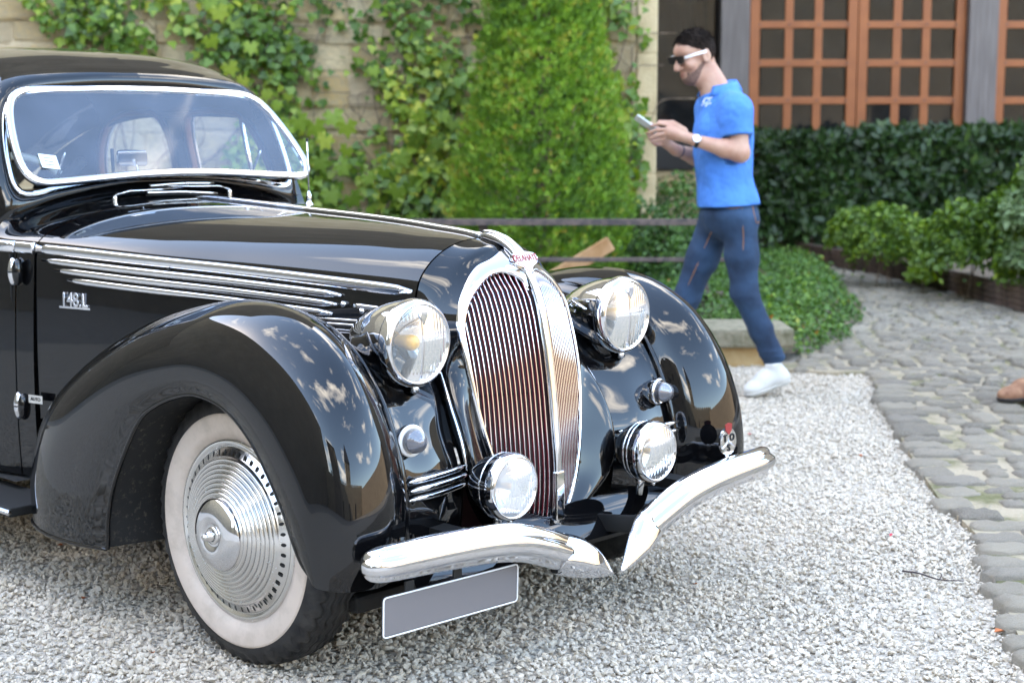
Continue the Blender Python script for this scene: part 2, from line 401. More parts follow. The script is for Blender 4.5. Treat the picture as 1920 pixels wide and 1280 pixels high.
def hood_half(s):
    G = HOOD if s > 0 else mir(HOOD)
    h = grid('hood_panel', G, PAINT, car, flip=s > 0)
    f = lambda P: np.array(P)*[1, s, 1]
    # belt moulding
    X = np.linspace(-1.152, .185, 30)
    P = np.stack([X, hy(X)+.003, strip_z(X)], 1)
    sc = np.ones(30); sc[-2:] = (.9, .35)
    sweep('belt_moulding', f(P), rrect(.022, .032, .010), CHROME, h, sc, up=(0, 0, 1))
    # three louvre bars
    for i, (x0, x1) in enumerate(((-1.12, -.03), (-1.065, -.045), (-1.01, -.06))):
        X = np.linspace(x0, x1, 24); dz = .0325+.0262*i
        P = np.stack([X, hy(X)+.016, strip_z(X)-dz-.006*i*(X+1)*.2], 1); sc = np.ones(24); sc[0] = sc[-1] = .35; sc[1] = .8
        b = sweep('louvre_bar', f(P), rrect(.022, .0205, .008), CHROME, h, sc, up=(0, 0, 1))
        for xx in (-.62, -.28):
            if x0 < xx < x1:
                yy = float(hy(xx)); z = float(strip_z(xx))-dz
                box('mount', f([xx-.006, yy-.002, z-.02]) if s > 0 else f([xx-.006, yy+.012, z-.02]), f([xx+.006, yy+.012, z+.02]) if s > 0 else f([xx+.006, yy-.002, z+.02]), SLOT, b)
    # hood catch ahead of the louvres
    X = np.linspace(.015, .12, 8); P = np.stack([X, hy(X)+.020, strip_z(X)-.055], 1)
    c = sweep('hood_catch', f(P), rrect(.012, .014, .005), CHROME, h, up=(0, 0, 1))
    for x in (-.02, .04):
        lathe('catch_knob', [(-.012, .0), (-.010, .007), (0, .009), (.010, .007), (.013, 0)], CHROME, c, 'y', 12, f([x, float(hy(x))+.018, float(strip_z(x))-.055-.012*(x > 0)]))
    # lower trim lines where the hood meets the wing
    X = np.linspace(-.16, .13, 12)
    for dz in (0, .013):
        tube('lower_trim', f(np.stack([X, hy(X)+.016, .872+0*X+dz-.06*(X+.05)**2], 1)), .0042, CHROME, h, 8)
both(hood_half)
X = np.linspace(-1.165, .205, 40)
hs = sweep('hood_centre_strip', np.stack([X, 0*X, ridge(X)+.004], 1), rrect(.020, .016, .007), CHROME, car, np.clip(np.linspace(0, 10, 40)+.4, 0, 1), up=(0, 0, 1))

# ------------------------------------------------------------------ grille geometry
GZ = [.295, .325, .395, .485, .603, .749, .865, .951, .993, 1.028, 1.075, 1.10]
GX = [.470, .477, .486, .487, .476, .459, .439, .415, .393, .363, .310, .275]
def gx(y, z): return interp(z, GZ, GX)-interp(z, [.29, .4, .6, .75, .9, 1.0, 1.1], [.46, .44, .41, .42, .48, .50, .50])*np.abs(y)
OUTER = np.array([(0, 1.090), (.028, 1.075), (.065, 1.058), (.115, 1.040), (.162, 1.005), (.201, .958), (.2245, .90), (.2290, .845), (.2250, .75), (.2170, .67), (.201, .585), (.178, .50), (.158, .43), (.122, .372), (.08, .328), (.04, .303), (0, .295)])
OPEN = np.array([(.020, .975), (.024, .995), (.038, 1.012), (.065, 1.021), (.10, 1.014), (.145, .985), (.184, .942), (.207, .885), (.2115, .83), (.207, .70), (.190, .605), (.166, .51), (.139, .44), (.108, .391), (.072, .352), (.042, .329), (.020, .322)])
oc = cr(OUTER, 90); 
# nose shell round the grille
front = np.stack([gx(oc[:, 0], oc[:, 1])-.004, oc[:, 0], oc[:, 1]], 1)
midl = cr([(.262, 0, 1.098), (.268, .07, 1.085), (.262, .15, 1.050), (.255, .212, .992), (.258, .248, .91), (.275, .262, .82), (.335, .276, .745), (.40, .284, .66), (.447, .283, .55), (.462, .255, .45), (.452, .19, .375), (.44, .10, .312), (.44, 0, .283)], 90)
hsr = hood_section(.2025); hsr = hsr[hsr[:, 2] > .875][::4]
rear = cr(list(map(tuple, hsr))+[(.2025, .272, .84), (.245, .275, .775), (.345, .295, .66), (.405, .300, .55), (.418, .28, .44), (.40, .21, .355), (.37, .11, .28), (.36, 0, .26)], 90)
sec = np.stack([hood_section(.2025)[:, 1], hood_section(.2025)[:, 2]], 1)
def nose(s):
    f = lambda P: np.array(P)*[1, s, 1]
    G = loft([front, front*.55+midl*.45+np.array([.006, .004, .004]), midl, midl*.4+rear*.6+np.array([0, .006, .004]), rear], 90, 26) if False else None
    K = np.stack([front, midl, rear], 1); q = np.linspace(0, 2, 28)
    G = np.stack([[interp(q, [0, 1, 2], K[i, :, a]) for i in range(90)] for a in range(3)], -1)
    n = grid('nose_shell', f(G), PAINT, car, flip=s < 0)
    tr = midl[34:]*.25+rear[34:]*.75
    tube('cheek_trim', f(cr([(.30, .272, .765), (.355, .292, .69), (.405, .300, .60), (.428, .30, .52)], 30)+np.array([.006, .0, .004])), .0045, CHROME, n, 8)
both(nose)

# chrome surround, centre bar, bars
def ring_loft(loops, name, m, parent, s):
    G = np.stack(loops, 1)
    return grid(name, G*[1, s, 1], m, parent, flip=s < 0)
grille = empty('radiator_grille', (0, 0, 0), car)
CRN = cr(np.vstack([OPEN]), 120)
def surround(s):
    oc2 = cr(OUTER, 120); ocs = np.array(oc2)
    op = np.array(CRN)
    o3 = lambda yz, dx: np.stack([gx(yz[:, 0], yz[:, 1])+dx, yz[:, 0], yz[:, 1]], 1)
    m1 = op*.75+ocs*.25; m2 = op*.4+ocs*.6
    L = [o3(op, -.012), o3(op, .0015), o3(m1, .006), o3(m2, .0065), o3(ocs, .001), o3(ocs, -.012)]
    # pull the inner end of the ring to the centre bar
    for l in L[:2]: l[:, 1] = np.maximum(l[:, 1], .014)
    return ring_loft(L, 'grille_surround', CHROME, car, s)
both(surround)
zc = np.linspace(1.06, .305, 50)
cbar = sweep('grille_centre_bar', np.stack([interp(zc, GZ, GX)-.0055, 0*zc, zc], 1), rrect(.032, .026, .010), CHROME, car, np.stack([np.interp(zc, [.3, .5, .9, 1.06], [.8, .8, .9, .7]), np.ones(50)], 1), up=(1, 0, 0))
box('starter_flap', (.478, -.017, .345), (.4975, .017, .482), CHROME, cbar, .004)
ZT = lambda y: interp(y, [.0, .024, .038, .065, .10, .145, .184, .207, .2115], [.99, .995, 1.012, 1.021, 1.014, .985, .942, .885, .84])
ZB = lambda y: interp(y, [.0, .02, .042, .072, .108, .139, .166, .19, .207, .2115], [.31, .322, .329, .352, .391, .44, .51, .605, .70, .82])
BARPROF = np.array([(.0019, -.0060), (.0019, .0002), (.0012, .0008), (0, .0010), (-.0012, .0008), (-.0019, .0002), (-.0019, -.0060)])
BARSIDE = mat('bar_flank_maroon', (.20, .020, .030), .5)
for s in (1, -1):
    for i in range(15):
        y = .0230+.0128*i; z0, z1 = float(ZB(y))-.008, float(ZT(y))+.008
        z = np.linspace(z0, z1, 14); P = np.stack([gx(y, z)-.002, 0*z+y*s, z], 1)
        b = sweep('grille_bar', P, BARPROF, CHROME, grille, up=(1, 0, 0)); b.data.materials.append(BARSIDE)
        b.data.polygons.foreach_set('material_index', [1 if (j % 7 in (0, 5, 6) or j >= 91) else 0 for j in range(len(b.data.polygons))])
    zz = np.linspace(.31, 1.02, 16); yy = np.linspace(0.0, .225, 5)
    G = np.array([[(float(gx(y, z))-.045, y*s, z) for y in yy] for z in zz])
    grid('core', G, MAROON, grille, flip=s > 0)
    for z in (.47, .70):
        P = np.array([(float(gx(y, z))-.018, y*s, z) for y in np.linspace(.02, .20, 6)]); tube('cross_rod', P, .003, SLOT, grille, 6)
# crest running back onto the hood, with its ribs
cp = cr([(.190, 0, 1.114), (.235, 0, 1.113), (.285, 0, 1.101), (.325, 0, 1.080), (.345, 0, 1.062)], 24)
crest = sweep('hood_crest', cp, rrect(.044, .024, .010), CHROME, car, np.stack([np.interp(np.linspace(0, 1, 24), [0, .25, .6, 1], [.35, .75, 1, 1.05]), np.interp(np.linspace(0, 1, 24), [0, .3, 1], [.5, 1, .8])], 1), up=(0, 0, 1))
for y in (-.010, .004):
    tube('crest_rib', cp[3:-2]+np.array([0, y, .0135]), .0035, CHROME, crest, 8)
# emblem: enamel shield with the maker's name
EM = basis((.358, 0, 1.052), (0, 1, 0), (-.52, 0, .86))
def plate2d(name, pts, z0, z1, M, m, parent):
    pts = np.array(pts, float); n = len(pts)
    V = [M @ Vector((x, y, z0)) for x, y in pts]+[M @ Vector((x, y, z1)) for x, y in pts]
    F = [tuple(range(n, 2*n)), tuple(range(n-1, -1, -1))]+[(i, (i+1) % n, n+(i+1) % n, n+i) for i in range(n)]
    return mesh_obj(name, V, F, m, parent, smooth=False)
sh = np.array([(-.043, .004), (-.034, .016), (0, .0225), (.034, .016), (.043, .004), (.034, -.009), (.016, -.017), (.008, -.029), (0, -.033), (-.008, -.029), (-.016, -.017), (-.034, -.009)])
sh = sh*1.22
em = plate2d('emblem', sh*1.0, -.006, .006, EM, CHROME, car)
plate2d('emblem_field', sh*.93, .006, .0066, EM, REDENAMEL, em)
plate2d('emblem_plate', sh*.86, .0066, .0074, EM, WHITEPAINT, em)
text_mesh('emblem_lettering', 'DELAHAYE', .0275, .0007, REDENAMEL, EM @ Matrix.Translation((0, .0045, .0080)), em, sx=.70, bevel=.0003)

# ------------------------------------------------------------------ headlights
def lamp_mats(): pass
def headlight(s):
    cx, cy, cz = .372, .4185*s, .866
    prof = [(-.245, .0), (-.238, .020), (-.215, .043), (-.17, .070), (-.11, .094), (-.05, .108), (-.022, .111)]
    P = cr(prof, 26)
    sh_ = lathe('headlight', P, CHROME, car, 'x', 56, (cx, cy, cz))
    lathe('rim', cr([(-.022, .109), (-.020, .1145), (-.012, .1155), (.004, .113), (.014, .106), (.016, .1005), (.010, .098)], 22), CHROME, sh_, 'x', 56)
    lathe('rim_groove', [(-.026, .1105), (-.0235, .1125), (-.021, .1105)], SLOT, sh_, 'x', 48)
    r = np.linspace(.099, 0, 14); lathe('reflector', np.stack([-.072*(1-(r/.099)**2), r], 1), CHROME, sh_, 'x', 48)
    r = np.linspace(.100, 0, 14); lathe('lens', np.stack([.011+.014*(1-(r/.10)**2), r], 1), LENS, sh_, 'x', 48)
    lathe('bulb', cr([(-.068, .016), (-.04, .019), (-.018, .021), (-.004, .016), (.002, 0)], 12), YELLOW, sh_, 'x', 18)
    z = np.linspace(-.094, .094, 12); sweep('lens_bar', np.stack([.012+.013*(1-(z/.1)**2), 0*z, z], 1), rrect(.006, .004, .0015, 2), CHROME, sh_, up=(1, 0, 0))
    plate2d('lens_crest', np.array([(-.011, .012), (.011, .012), (.012, 0), (0, -.022), (-.012, 0)]), 0, .003, basis((.022, .004, .072), (0, 1, 0), (0, 0, 1)), CHROME, sh_)
    lathe('rim_screw', [(-.012, .0), (-.012, .012), (.0, .013), (.006, .009), (.008, 0)], OLDCHROME, sh_, 'x', 14, (-.006, 0, -.119))
    # painted pod carrying the lamp
    K = []
    for a, (w, dz, zc_) in zip((-.27, -.2, -.13, -.06, -.02), ((.02, .03, -.05), (.055, .05, -.06), (.075, .07, -.075), (.07, .075, -.085), (.04, .05, -.09))):
        t = np.linspace(0, 2*math.pi, 20, endpoint=False); K.append(np.stack([0*t+a, w*np.cos(t), zc_+dz*np.sin(t)], 1))
    K = np.stack(K, 0); q = np.linspace(0, 4, 20)
    G = np.stack([[interp(q, np.arange(5), K[:, j, a]) for j in range(20)] for a in range(3)], -1)
    grid('pod', G, PAINT, sh_, cu=True, flip=True)
    # maker's clasp on the side
    sweep('clasp', np.array([(-.14, .082*-s, .045), (-.12, .090*-s, .040), (-.08, .103*-s, .028), (-.06, .107*-s, .022)]), rrect(.008, .006, .002, 2), CHROME, sh_, up=(0, 0, 1))
both(headlight)

# ------------------------------------------------------------------ fog lamps
def foglamp(s):
    cx, cy, cz = .600, .2955*s, .504
    b = lathe('fog_lamp', cr([(-.135, .0), (-.132, .025), (-.115, .052), (-.08, .074), (-.045, .084), (-.022, .086)], 22), PAINT, car, 'x', 44, (cx, cy, cz))
    lathe('rim', cr([(-.024, .084), (-.022, .088), (-.010, .0885), (.004, .084), (.008, .078), (.002, .075)], 18), CHROME, b, 'x', 44)
    for i in range(1 if s < 0 else 2):
        a = -.045-.016*i; rr = float(interp(-a, [.022, .045, .08, .115, .132], [.086, .084, .074, .052, .025]))
        lathe('reflection_band', [(a-.003, rr), (a, rr+.003), (a+.003, rr+.001)], CHROME, b, 'x', 40)  # raised chrome lines stand in for reflections on the plain black shell
    r = np.linspace(.077, 0, 12)
    lathe('reflector', np.stack([-.05*(1-(r/.077)**2), r], 1), CHROME, b, 'x', 36)
    lathe('lens', np.stack([.004+.012*(1-(r/.077)**2), r], 1), LENSRIB if s < 0 else LENS, b, 'x', 40)
    lathe('bulb', cr([(-.045, .008), (-.02, .010), (-.006, .008), (-.002, 0)], 8), YELLOW, b, 'x', 14)
    tube('stem', np.array([(-.055, 0, -.075), (-.06, 0, -.10), (-.065, 0, -.13)]), .011, OLDCHROME, b, 10)
    lathe('rim_screw', [(-.008, 0), (-.008, .006), (.002, .006), (.004, 0)], OLDCHROME, b, 'x', 10, (-.012, 0, -.091))
both(foglamp)

# ------------------------------------------------------------------ side lamps, strips beside the grille, horns
def small(s):
    b = lathe('marker_lamp', cr([(-.075, .018), (-.04, .024), (-.02, .034), (-.002, .040), (.006, .040)], 14), CHROME, car, 'x', 30, (.432, .503*s, .634), (0, 0, R_(6)*s))
    lathe('rim', cr([(.004, .036), (.007, .0415), (.012, .041), (.015, .036), (.012, .029)], 12), WHITEPAINT if s < 0 else CHROME, b, 'x', 30)
    pr = [(.008, .031)]
    for i in range(6):
        k0, k1 = i/6, (i+.8)/6; pr += [(.012+.040*math.sin(k0*1.45), .031*math.cos(k0*1.35)), (.014+.040*math.sin(k1*1.45), .0305*math.cos(k0*1.35)-.001)]
    pr += [(.054, .004), (.055, 0)]
    lathe('lens', pr, FROST, b, 'x', 30)
    for i, z in enumerate((.540, .518, .493)):
        y = np.linspace(.315-.01*i, .548, 12); P = np.stack([interp(y, [.29, .42, .55], [.436, .468, .478])+.006*(i == 1), y*s, 0*y+z], 1); sc = np.ones(12); sc[0] = sc[-1] = .25; sc[1] = sc[-2] = .85
        sweep('trim_strip', P, rrect(.017, .015, .006), CHROME, car, sc, up=(0, 0, 1))
both(small)
# ------------------------------------------------------------------ bumpers
BPROF = np.array([(-.020, .046), (-.004, .050), (.010, .046), (.017, .036), (.019, .027), (.024, .024), (.034, .016), (.037, .004), (.037, -.006), (.034, -.017), (.024, -.024), (.019, -.028), (.015, -.038), (.008, -.046), (-.004, -.049), (-.020, -.045)])
BPROF = cr(BPROF, 44, True)
def bumper(s):
    f = lambda P: np.array(P)*[1, s, 1]
    C_ = cr([(.660, .172, .318), (.664, .25, .350), (.664, .34, .379), (.662, .45, .397), (.657, .58, .406), (.648, .70, .409), (.638, .770, .409), (.622, .800, .408), (.600, .808, .407)], 60)
    sc = np.stack([np.interp(np.linspace(0, 1, 60), [0, .82, .93, .975, 1], [1, 1, .97, .8, .3]), np.interp(np.linspace(0, 1, 60), [0, .5, .85, .94, .98, 1], [.99, .98, .91, .86, .72, .45])], 1)
    T = np.gradient(C_, axis=0); T /= np.linalg.norm(T, axis=1)[:, None]
    prof = BPROF if s < 0 else BPROF*[-1, 1]
    up = np.tile([0, 0, 1.0], (60, 1))
    b = sweep('bumper', f(C_), (BPROF*[1, 1])[::1] if s > 0 else BPROF*[-1, 1], CHROME, car, sc, up=up)
    # claw-shaped inner end
    kt = np.array([0, .25, .5, .75, 1.0]); k = np.linspace(0, 1, 30)
    yt = np.interp(k, [0, 1], [.183, .016]); zt_ = interp(k, kt, [.367, .352, .326, .285, .240]); zb_ = interp(k, kt, [.263, .251, .242, .236, .233]); xt = interp(k, kt, [.656, .674, .689, .697, .699])
    Tp = np.stack([xt, yt, (zt_+zb_)/2], 1); hh = (zt_-zb_)/2/.046
    sc2 = np.stack([np.interp(k, [0, .06, .5, 1], [1.14, 1.2, .9, .10]), hh*1.03], 1)
    CLAW = cr([(-.020, .046), (-.004, .047), (.010, .042), (.022, .026), (.034, .006), (.037, -.004), (.032, -.014), (.020, -.032), (.006, -.044), (-.006, -.047), (-.020, -.045)], 40, True)
    tp = sweep('bumper_tip', f(Tp), CLAW*[-1, 1] if s > 0 else CLAW, CHROME, b, sc2, up=(0, 0, 1))
    jc = np.array([(.660, .1795, .3165), (.6605, .1835, .318)]); sweep('joint_seam', f(jc), BPROF if s > 0 else BPROF*[-1, 1], SLOT, b, [1.05, 1.05], up=(0, 0, 1))
    lathe('bolt', [(.0, .009), (.004, .009), (.008, .006), (.009, 0)], OLDCHROME, b, 'x', 14, f([.698, .149, .306]))
    box('bumper_bracket', f([.40, .40*1 if s > 0 else .46, .375]), f([.645, .46 if s > 0 else .40, .405]), SLOT, b)
    sweep('iron', np.array([f([.44, .16, .30]), f([.60, .20, .315]), f([.645, .26, .345])]), rrect(.012, .05, .003, 2), SLOT, b, up=(0, 0, 1))
both(bumper)
# apron below the grille, between the bumpers and the wheels
ap = np.array([[(.462-.25*(1-k), y, .352-.10*(1-k)-.02*abs(y)) for y in np.linspace(-.62, .62, 24)] for k in (0, .4, .8, 1)])
grid('front_apron', ap, PAINT, car)
box('front_crossmember', (.30, -.62, .19), (.36, .62, .235), SLOT, car, .01)
apl = np.array([[(.448+.075*k, y, .372-.045*k-.05*k*k-.02*abs(y)) for y in np.linspace(-.56, .56, 30)] for k in (0, .3, .7, 1)])
g_ = grid('splash_apron', apl, PAINT, car)

# number plate (blank in the photograph)
PM = basis((.628, -.545, .272), (0, 1, -.028), (0, .028, 1))
plate = plate2d('number_plate', rrect(.462, .101, .010), -.002, .002, PM, SLOT, car)
plate2d('plate_field', rrect(.450, .089, .007), .002, .0028, PM, PLATEGREY, plate)
sweep('plate_border', [PM @ Vector((x, y, .003)) for x, y in rrect(.457, .096, .009, 5)], circle(.0022, 6), WHITEPAINT, plate, closed=True)
for y in (-.14, .02):
    plate2d('plate_bracket', [(y-.014, .04), (y+.014, .04), (y+.014, .072), (y-.014, .072)], -.008, -.003, PM, SLOT, plate)

# round club badge on the bumper
BM = basis((.618, .610, .492), (0, 1, 0), (-.05, 0, 1))
bd = plate2d('club_badge', circle(.041, 32), -.003, .003, BM, CHROME, car)
plate2d('badge_field', circle(.0345, 32), .003, .0036, BM, OLDCHROME, bd)
for a in (90, 210, 330):
    q = R_(a); sweep('badge_spoke', [BM @ Vector((r*math.cos(q), r*math.sin(q), .004)) for r in (0, .018, .036)], rrect(.004, .003, .001, 2), CHROME, bd)
plate2d('badge_shield', [(-.017, .052), (0, .056), (.017, .052), (.014, .033), (0, .020), (-.014, .033)], .0036, .006, BM, REDENAMEL, bd)
for ch, a in (('T', 150), ('O', 30), ('S', 270)):
    q = R_(a); text_mesh('badge_letter', ch, .030, .0012, SLOT, BM @ Matrix.Translation((.020*math.cos(q), .020*math.sin(q), .0045)), bd, bevel=.0006)
tube('badge_post', [(.616, .610, .455), (.614, .610, .43)], .006, CHROME, bd, 8)

# ------------------------------------------------------------------ wheels
def wheel(x, s, front=True):
    w = empty('wheel', (x, .700 if s > 0 else -.655, .366), car)
    fl = lambda A: [(a*s, r) for a, r in A]
    # tyre: tread with grooves, black shoulders
    tr = [(-.060, .345), (-.074, .335), (-.079, .31), (-.075, .26), (-.06, .232)]
    outp = [(.060, .232), (.078, .262), (.0815, .300), (.0800, .318), (.0775, .330), (.072, .343), (.064, .3555), (.060, .359)]
    gro = []
    for g in (.047, .024, 0, -.024, -.047):
        gro += [(g+.0085, .3672-.35*g*g*8), (g+.004, .3678-.35*g*g*8), (g+.0035, .358), (g-.0035, .358), (g-.004, .3678-.35*g*g*8), (g-.0085, .3672-.35*g*g*8)]
    prof = outp+gro+[(-.060, .359)]+tr
    n = 180; t = np.linspace(0, 2*math.pi, n, endpoint=False); pr = np.array(prof)
    Rr = np.repeat(pr[:, 1][:, None], n, 1); A = np.repeat(pr[:, 0][:, None], n, 1)
    tread = (np.abs(pr[:, 0]) < .066) & (pr[:, 1] > .354)
    ph = np.arange(n) % 4
    A[tread] += .0040*np.where(ph < 2, 1, -1)[None]
    sh_ = (np.abs(pr[:, 0]) > .05) & (pr[:, 1] > .34)
    Rr[sh_] -= np.where(np.arange(n) % 4 == 0, .011, 0)[None]
    G = np.stack([Rr*np.sin(t), A*s, Rr*np.cos(t)], -1)
    grid('tyre', G, RUBBER, w, cv=True, flip=s > 0)
    ww = cr(fl([(.0620, .236), (.0790, .262), (.0835, .290), (.0825, .3095), (.0800, .3115)]), 20)
    lathe('whitewall', ww, WHITEWALL, w, 'y', 96)
    if not front: 
        lathe('wheel_disc', fl([(.06, .243), (.07, .23), (.10, .10), (.11, 0)]), OLDCHROME, w, 'y', 40); return w
    # ribbed full wheel disc
    pd = [(.050, .240), (.064, .2445), (.071, .242), (.0735, .236), (.0725, .229), (.066, .224), (.0655, .2215), (.072, .2195), (.078, .199), (.0815, .1975)]
    r0, r1, a0, a1, nr = .1955, .100, .083, .122, 8
    for i in range(nr):
        ra = r0+(r1-r0)*i/nr; rb = r0+(r1-r0)*(i+1)/nr; aa = a0+(a1-a0)*(i/nr); ab = a0+(a1-a0)*((i+1)/nr)
        pd += [(aa+.0006, ra), (aa+.0062, ra-.0016), (aa+.0082, (ra+rb)/2+.001), (ab+.0020, rb+.0022), (ab-.0012, rb+.0008)]
    pd += [(.1225, .0985), (.128, .0965)]
    d = lathe('wheel_disc', fl(pd), OLDCHROME, w, 'y', 120)
    cap = cr([(.124, .0965), (.132, .0950), (.139, .088), (.147, .074), (.1515, .058), (.1520, .046), (.1495, .036), (.1460, .030), (.1455, .020), (.1455, 0)], 40)
    lathe('hub_cap', [(a*s, r) for a, r in cap], CHROME, d, 'y', 72)
    lathe('hub_nut', fl([(.145, .0155), (.159, .0155), (.161, .012), (.167, .0105), (.171, .0095), (.176, .006), (.178, 0)]), OLDCHROME, d, 'y', 6)
    lathe('hub_washer', fl([(.145, .024), (.1485, .023), (.149, .016)]), OLDCHROME, d, 'y', 24)
    V = []; F = []
    for i in range(48):
        a = 2*math.pi*i/48; c = np.array([math.sin(a), 0, math.cos(a)]); tt = np.array([math.cos(a), 0, -math.sin(a)])
        k0 = len(V)
        for j in range(10):
            b = 2*math.pi*j/10; rr = .2093+.0082*math.cos(b); V.append(c*rr+tt*.0042*math.sin(b)+np.array([0, (.0757+.0023+(.2093-rr)*.29)*s, 0]))
        F.append(tuple(range(k0, k0+10)) if s < 0 else tuple(range(k0+9, k0-1, -1)))
    h = mesh_obj('disc_slots', V, F, SLOT, d, smooth=False); h['kind'] = 'stuff'
    return w
for x, fr in ((0, True), (-3.15, False)):
    for s in (1, -1): wheel(x, s, fr)

# ------------------------------------------------------------------ cowl, windscreen surround, roof, sides
xs = np.linspace(-1.161, -1.378, 18)
CWL = np.stack([hood_section(x, False) for x in xs], 0)
zpl = lambda z: -1.37-(np.asarray(z)-1.20)*.388
INN = np.array([(0, 1.243), (.2, 1.238), (.4, 1.220), (.50, 1.203), (.545, 1.207), (.562, 1.235), (.566, 1.29), (.556, 1.39), (.532, 1.47), (.49, 1.517), (.42, 1.536), (.2, 1.549), (0, 1.552)])
OUT = np.array([(-1.345, 0, 1.232), (-1.345, .2, 1.225), (-1.35, .42, 1.186), (-1.362, .53, 1.145), (-1.385, .60, 1.110), (-1.42, .632, 1.14), (-1.452, .634, 1.24), (-1.505, .618, 1.37), (-1.545, .588, 1.475), (-1.55, .53, 1.553), (-1.53, .42, 1.590), (-1.515, .2, 1.604), (-1.51, 0, 1.607)])
inn3 = np.stack([zpl(INN[:, 1]), INN[:, 0], INN[:, 1]], 1)
a_, b_ = crp(OUT, 100), crp(inn3, 100)
SUR = np.stack([a_, a_*.72+b_*.28+np.array([.014, 0, .004]), a_*.35+b_*.65+np.array([.016, 0, .004]), b_+np.array([.006, 0, 0]), b_+np.array([-.02, 0, 0])], 1)
ROOF = [np.array([(-1.51, 0, 1.607), (-1.515, .2, 1.604), (-1.53, .42, 1.590), (-1.55, .53, 1.553), (-1.545, .588, 1.475)]),
        np.array([(-1.57, 0, 1.637), (-1.575, .22, 1.632), (-1.60, .44, 1.610), (-1.63, .55, 1.563), (-1.635, .598, 1.478)]),
        np.array([(-1.72, 0, 1.684), (-1.72, .24, 1.677), (-1.74, .46, 1.645), (-1.76, .57, 1.585), (-1.76, .612, 1.485)]),
        np.array([(-2.05, 0, 1.712), (-2.05, .26, 1.704), (-2.05, .49, 1.664), (-2.05, .595, 1.59), (-2.05, .635, 1.49)]),
        np.array([(-2.5, 0, 1.708), (-2.5, .27, 1.70), (-2.5, .50, 1.658), (-2.5, .60, 1.58), (-2.5, .64, 1.48)]),
        np.array([(-2.95, 0, 1.65), (-2.95, .27, 1.64), (-2.95, .48, 1.59), (-2.95, .585, 1.50), (-2.95, .635, 1.39)]),
        np.array([(-3.4, 0, 1.50), (-3.4, .25, 1.488), (-3.4, .45, 1.43), (-3.4, .555, 1.33), (-3.4, .625, 1.20)]),
        np.array([(-3.9, 0, 1.22), (-3.9, .25, 1.20), (-3.9, .43, 1.14), (-3.9, .53, 1.05), (-3.9, .61, .95)]),
        np.array([(-4.3, 0, .85), (-4.3, .24, .83), (-4.3, .40, .78), (-4.3, .50, .72), (-4.3, .57, .66)]),
        np.array([(-4.42, 0, .45), (-4.42, .22, .45), (-4.40, .38, .44), (-4.38, .48, .42), (-4.36, .55, .40)])]
RFG = np.stack([crp(c, 30) for c in ROOF], 0); qn = np.linspace(0, len(ROOF)-1, 90)
RFG = np.stack([[interp(qn, np.arange(len(ROOF)), RFG[:, j, a]) for j in range(30)] for a in range(3)], -1)   # 30, 90, 3
def yb(x): return interp(x, [-4.36, -3.9, -3.2, -2.4, -1.8, -1.4, -1.155], [.55, .64, .71, .735, .715, .668, .616])
def side_y(x, z):
    lo = yb(x); hi = interp(x, [-3.4, -2.5, -2.05, -1.6, -1.4], [.625, .64, .635, .598, .575]); return lo+(hi-lo)*np.clip((z-1.05)/.43, 0, 1.05)
from mathutils.geometry import tessellate_polygon
WIN1 = cr([(-1.535, 1.115), (-1.575, 1.26), (-1.64, 1.40), (-1.71, 1.462), (-1.80, 1.478), (-2.02, 1.482), (-2.115, 1.462), (-2.14, 1.40), (-2.145, 1.25), (-2.15, 1.115)], 40)
WIN2 = cr([(-2.275, 1.115), (-2.275, 1.25), (-2.285, 1.40), (-2.33, 1.468), (-2.45, 1.48), (-2.60, 1.470), (-2.74, 1.42), (-2.83, 1.32), (-2.87, 1.20), (-2.875, 1.115)], 40)
SIDE = cr([(-1.40, 1.052), (-1.455, 1.24), (-1.508, 1.37), (-1.545, 1.475), (-1.76, 1.487), (-2.05, 1.492), (-2.5, 1.483), (-2.95, 1.392), (-3.4, 1.20), (-3.5, 1.052)], 60)
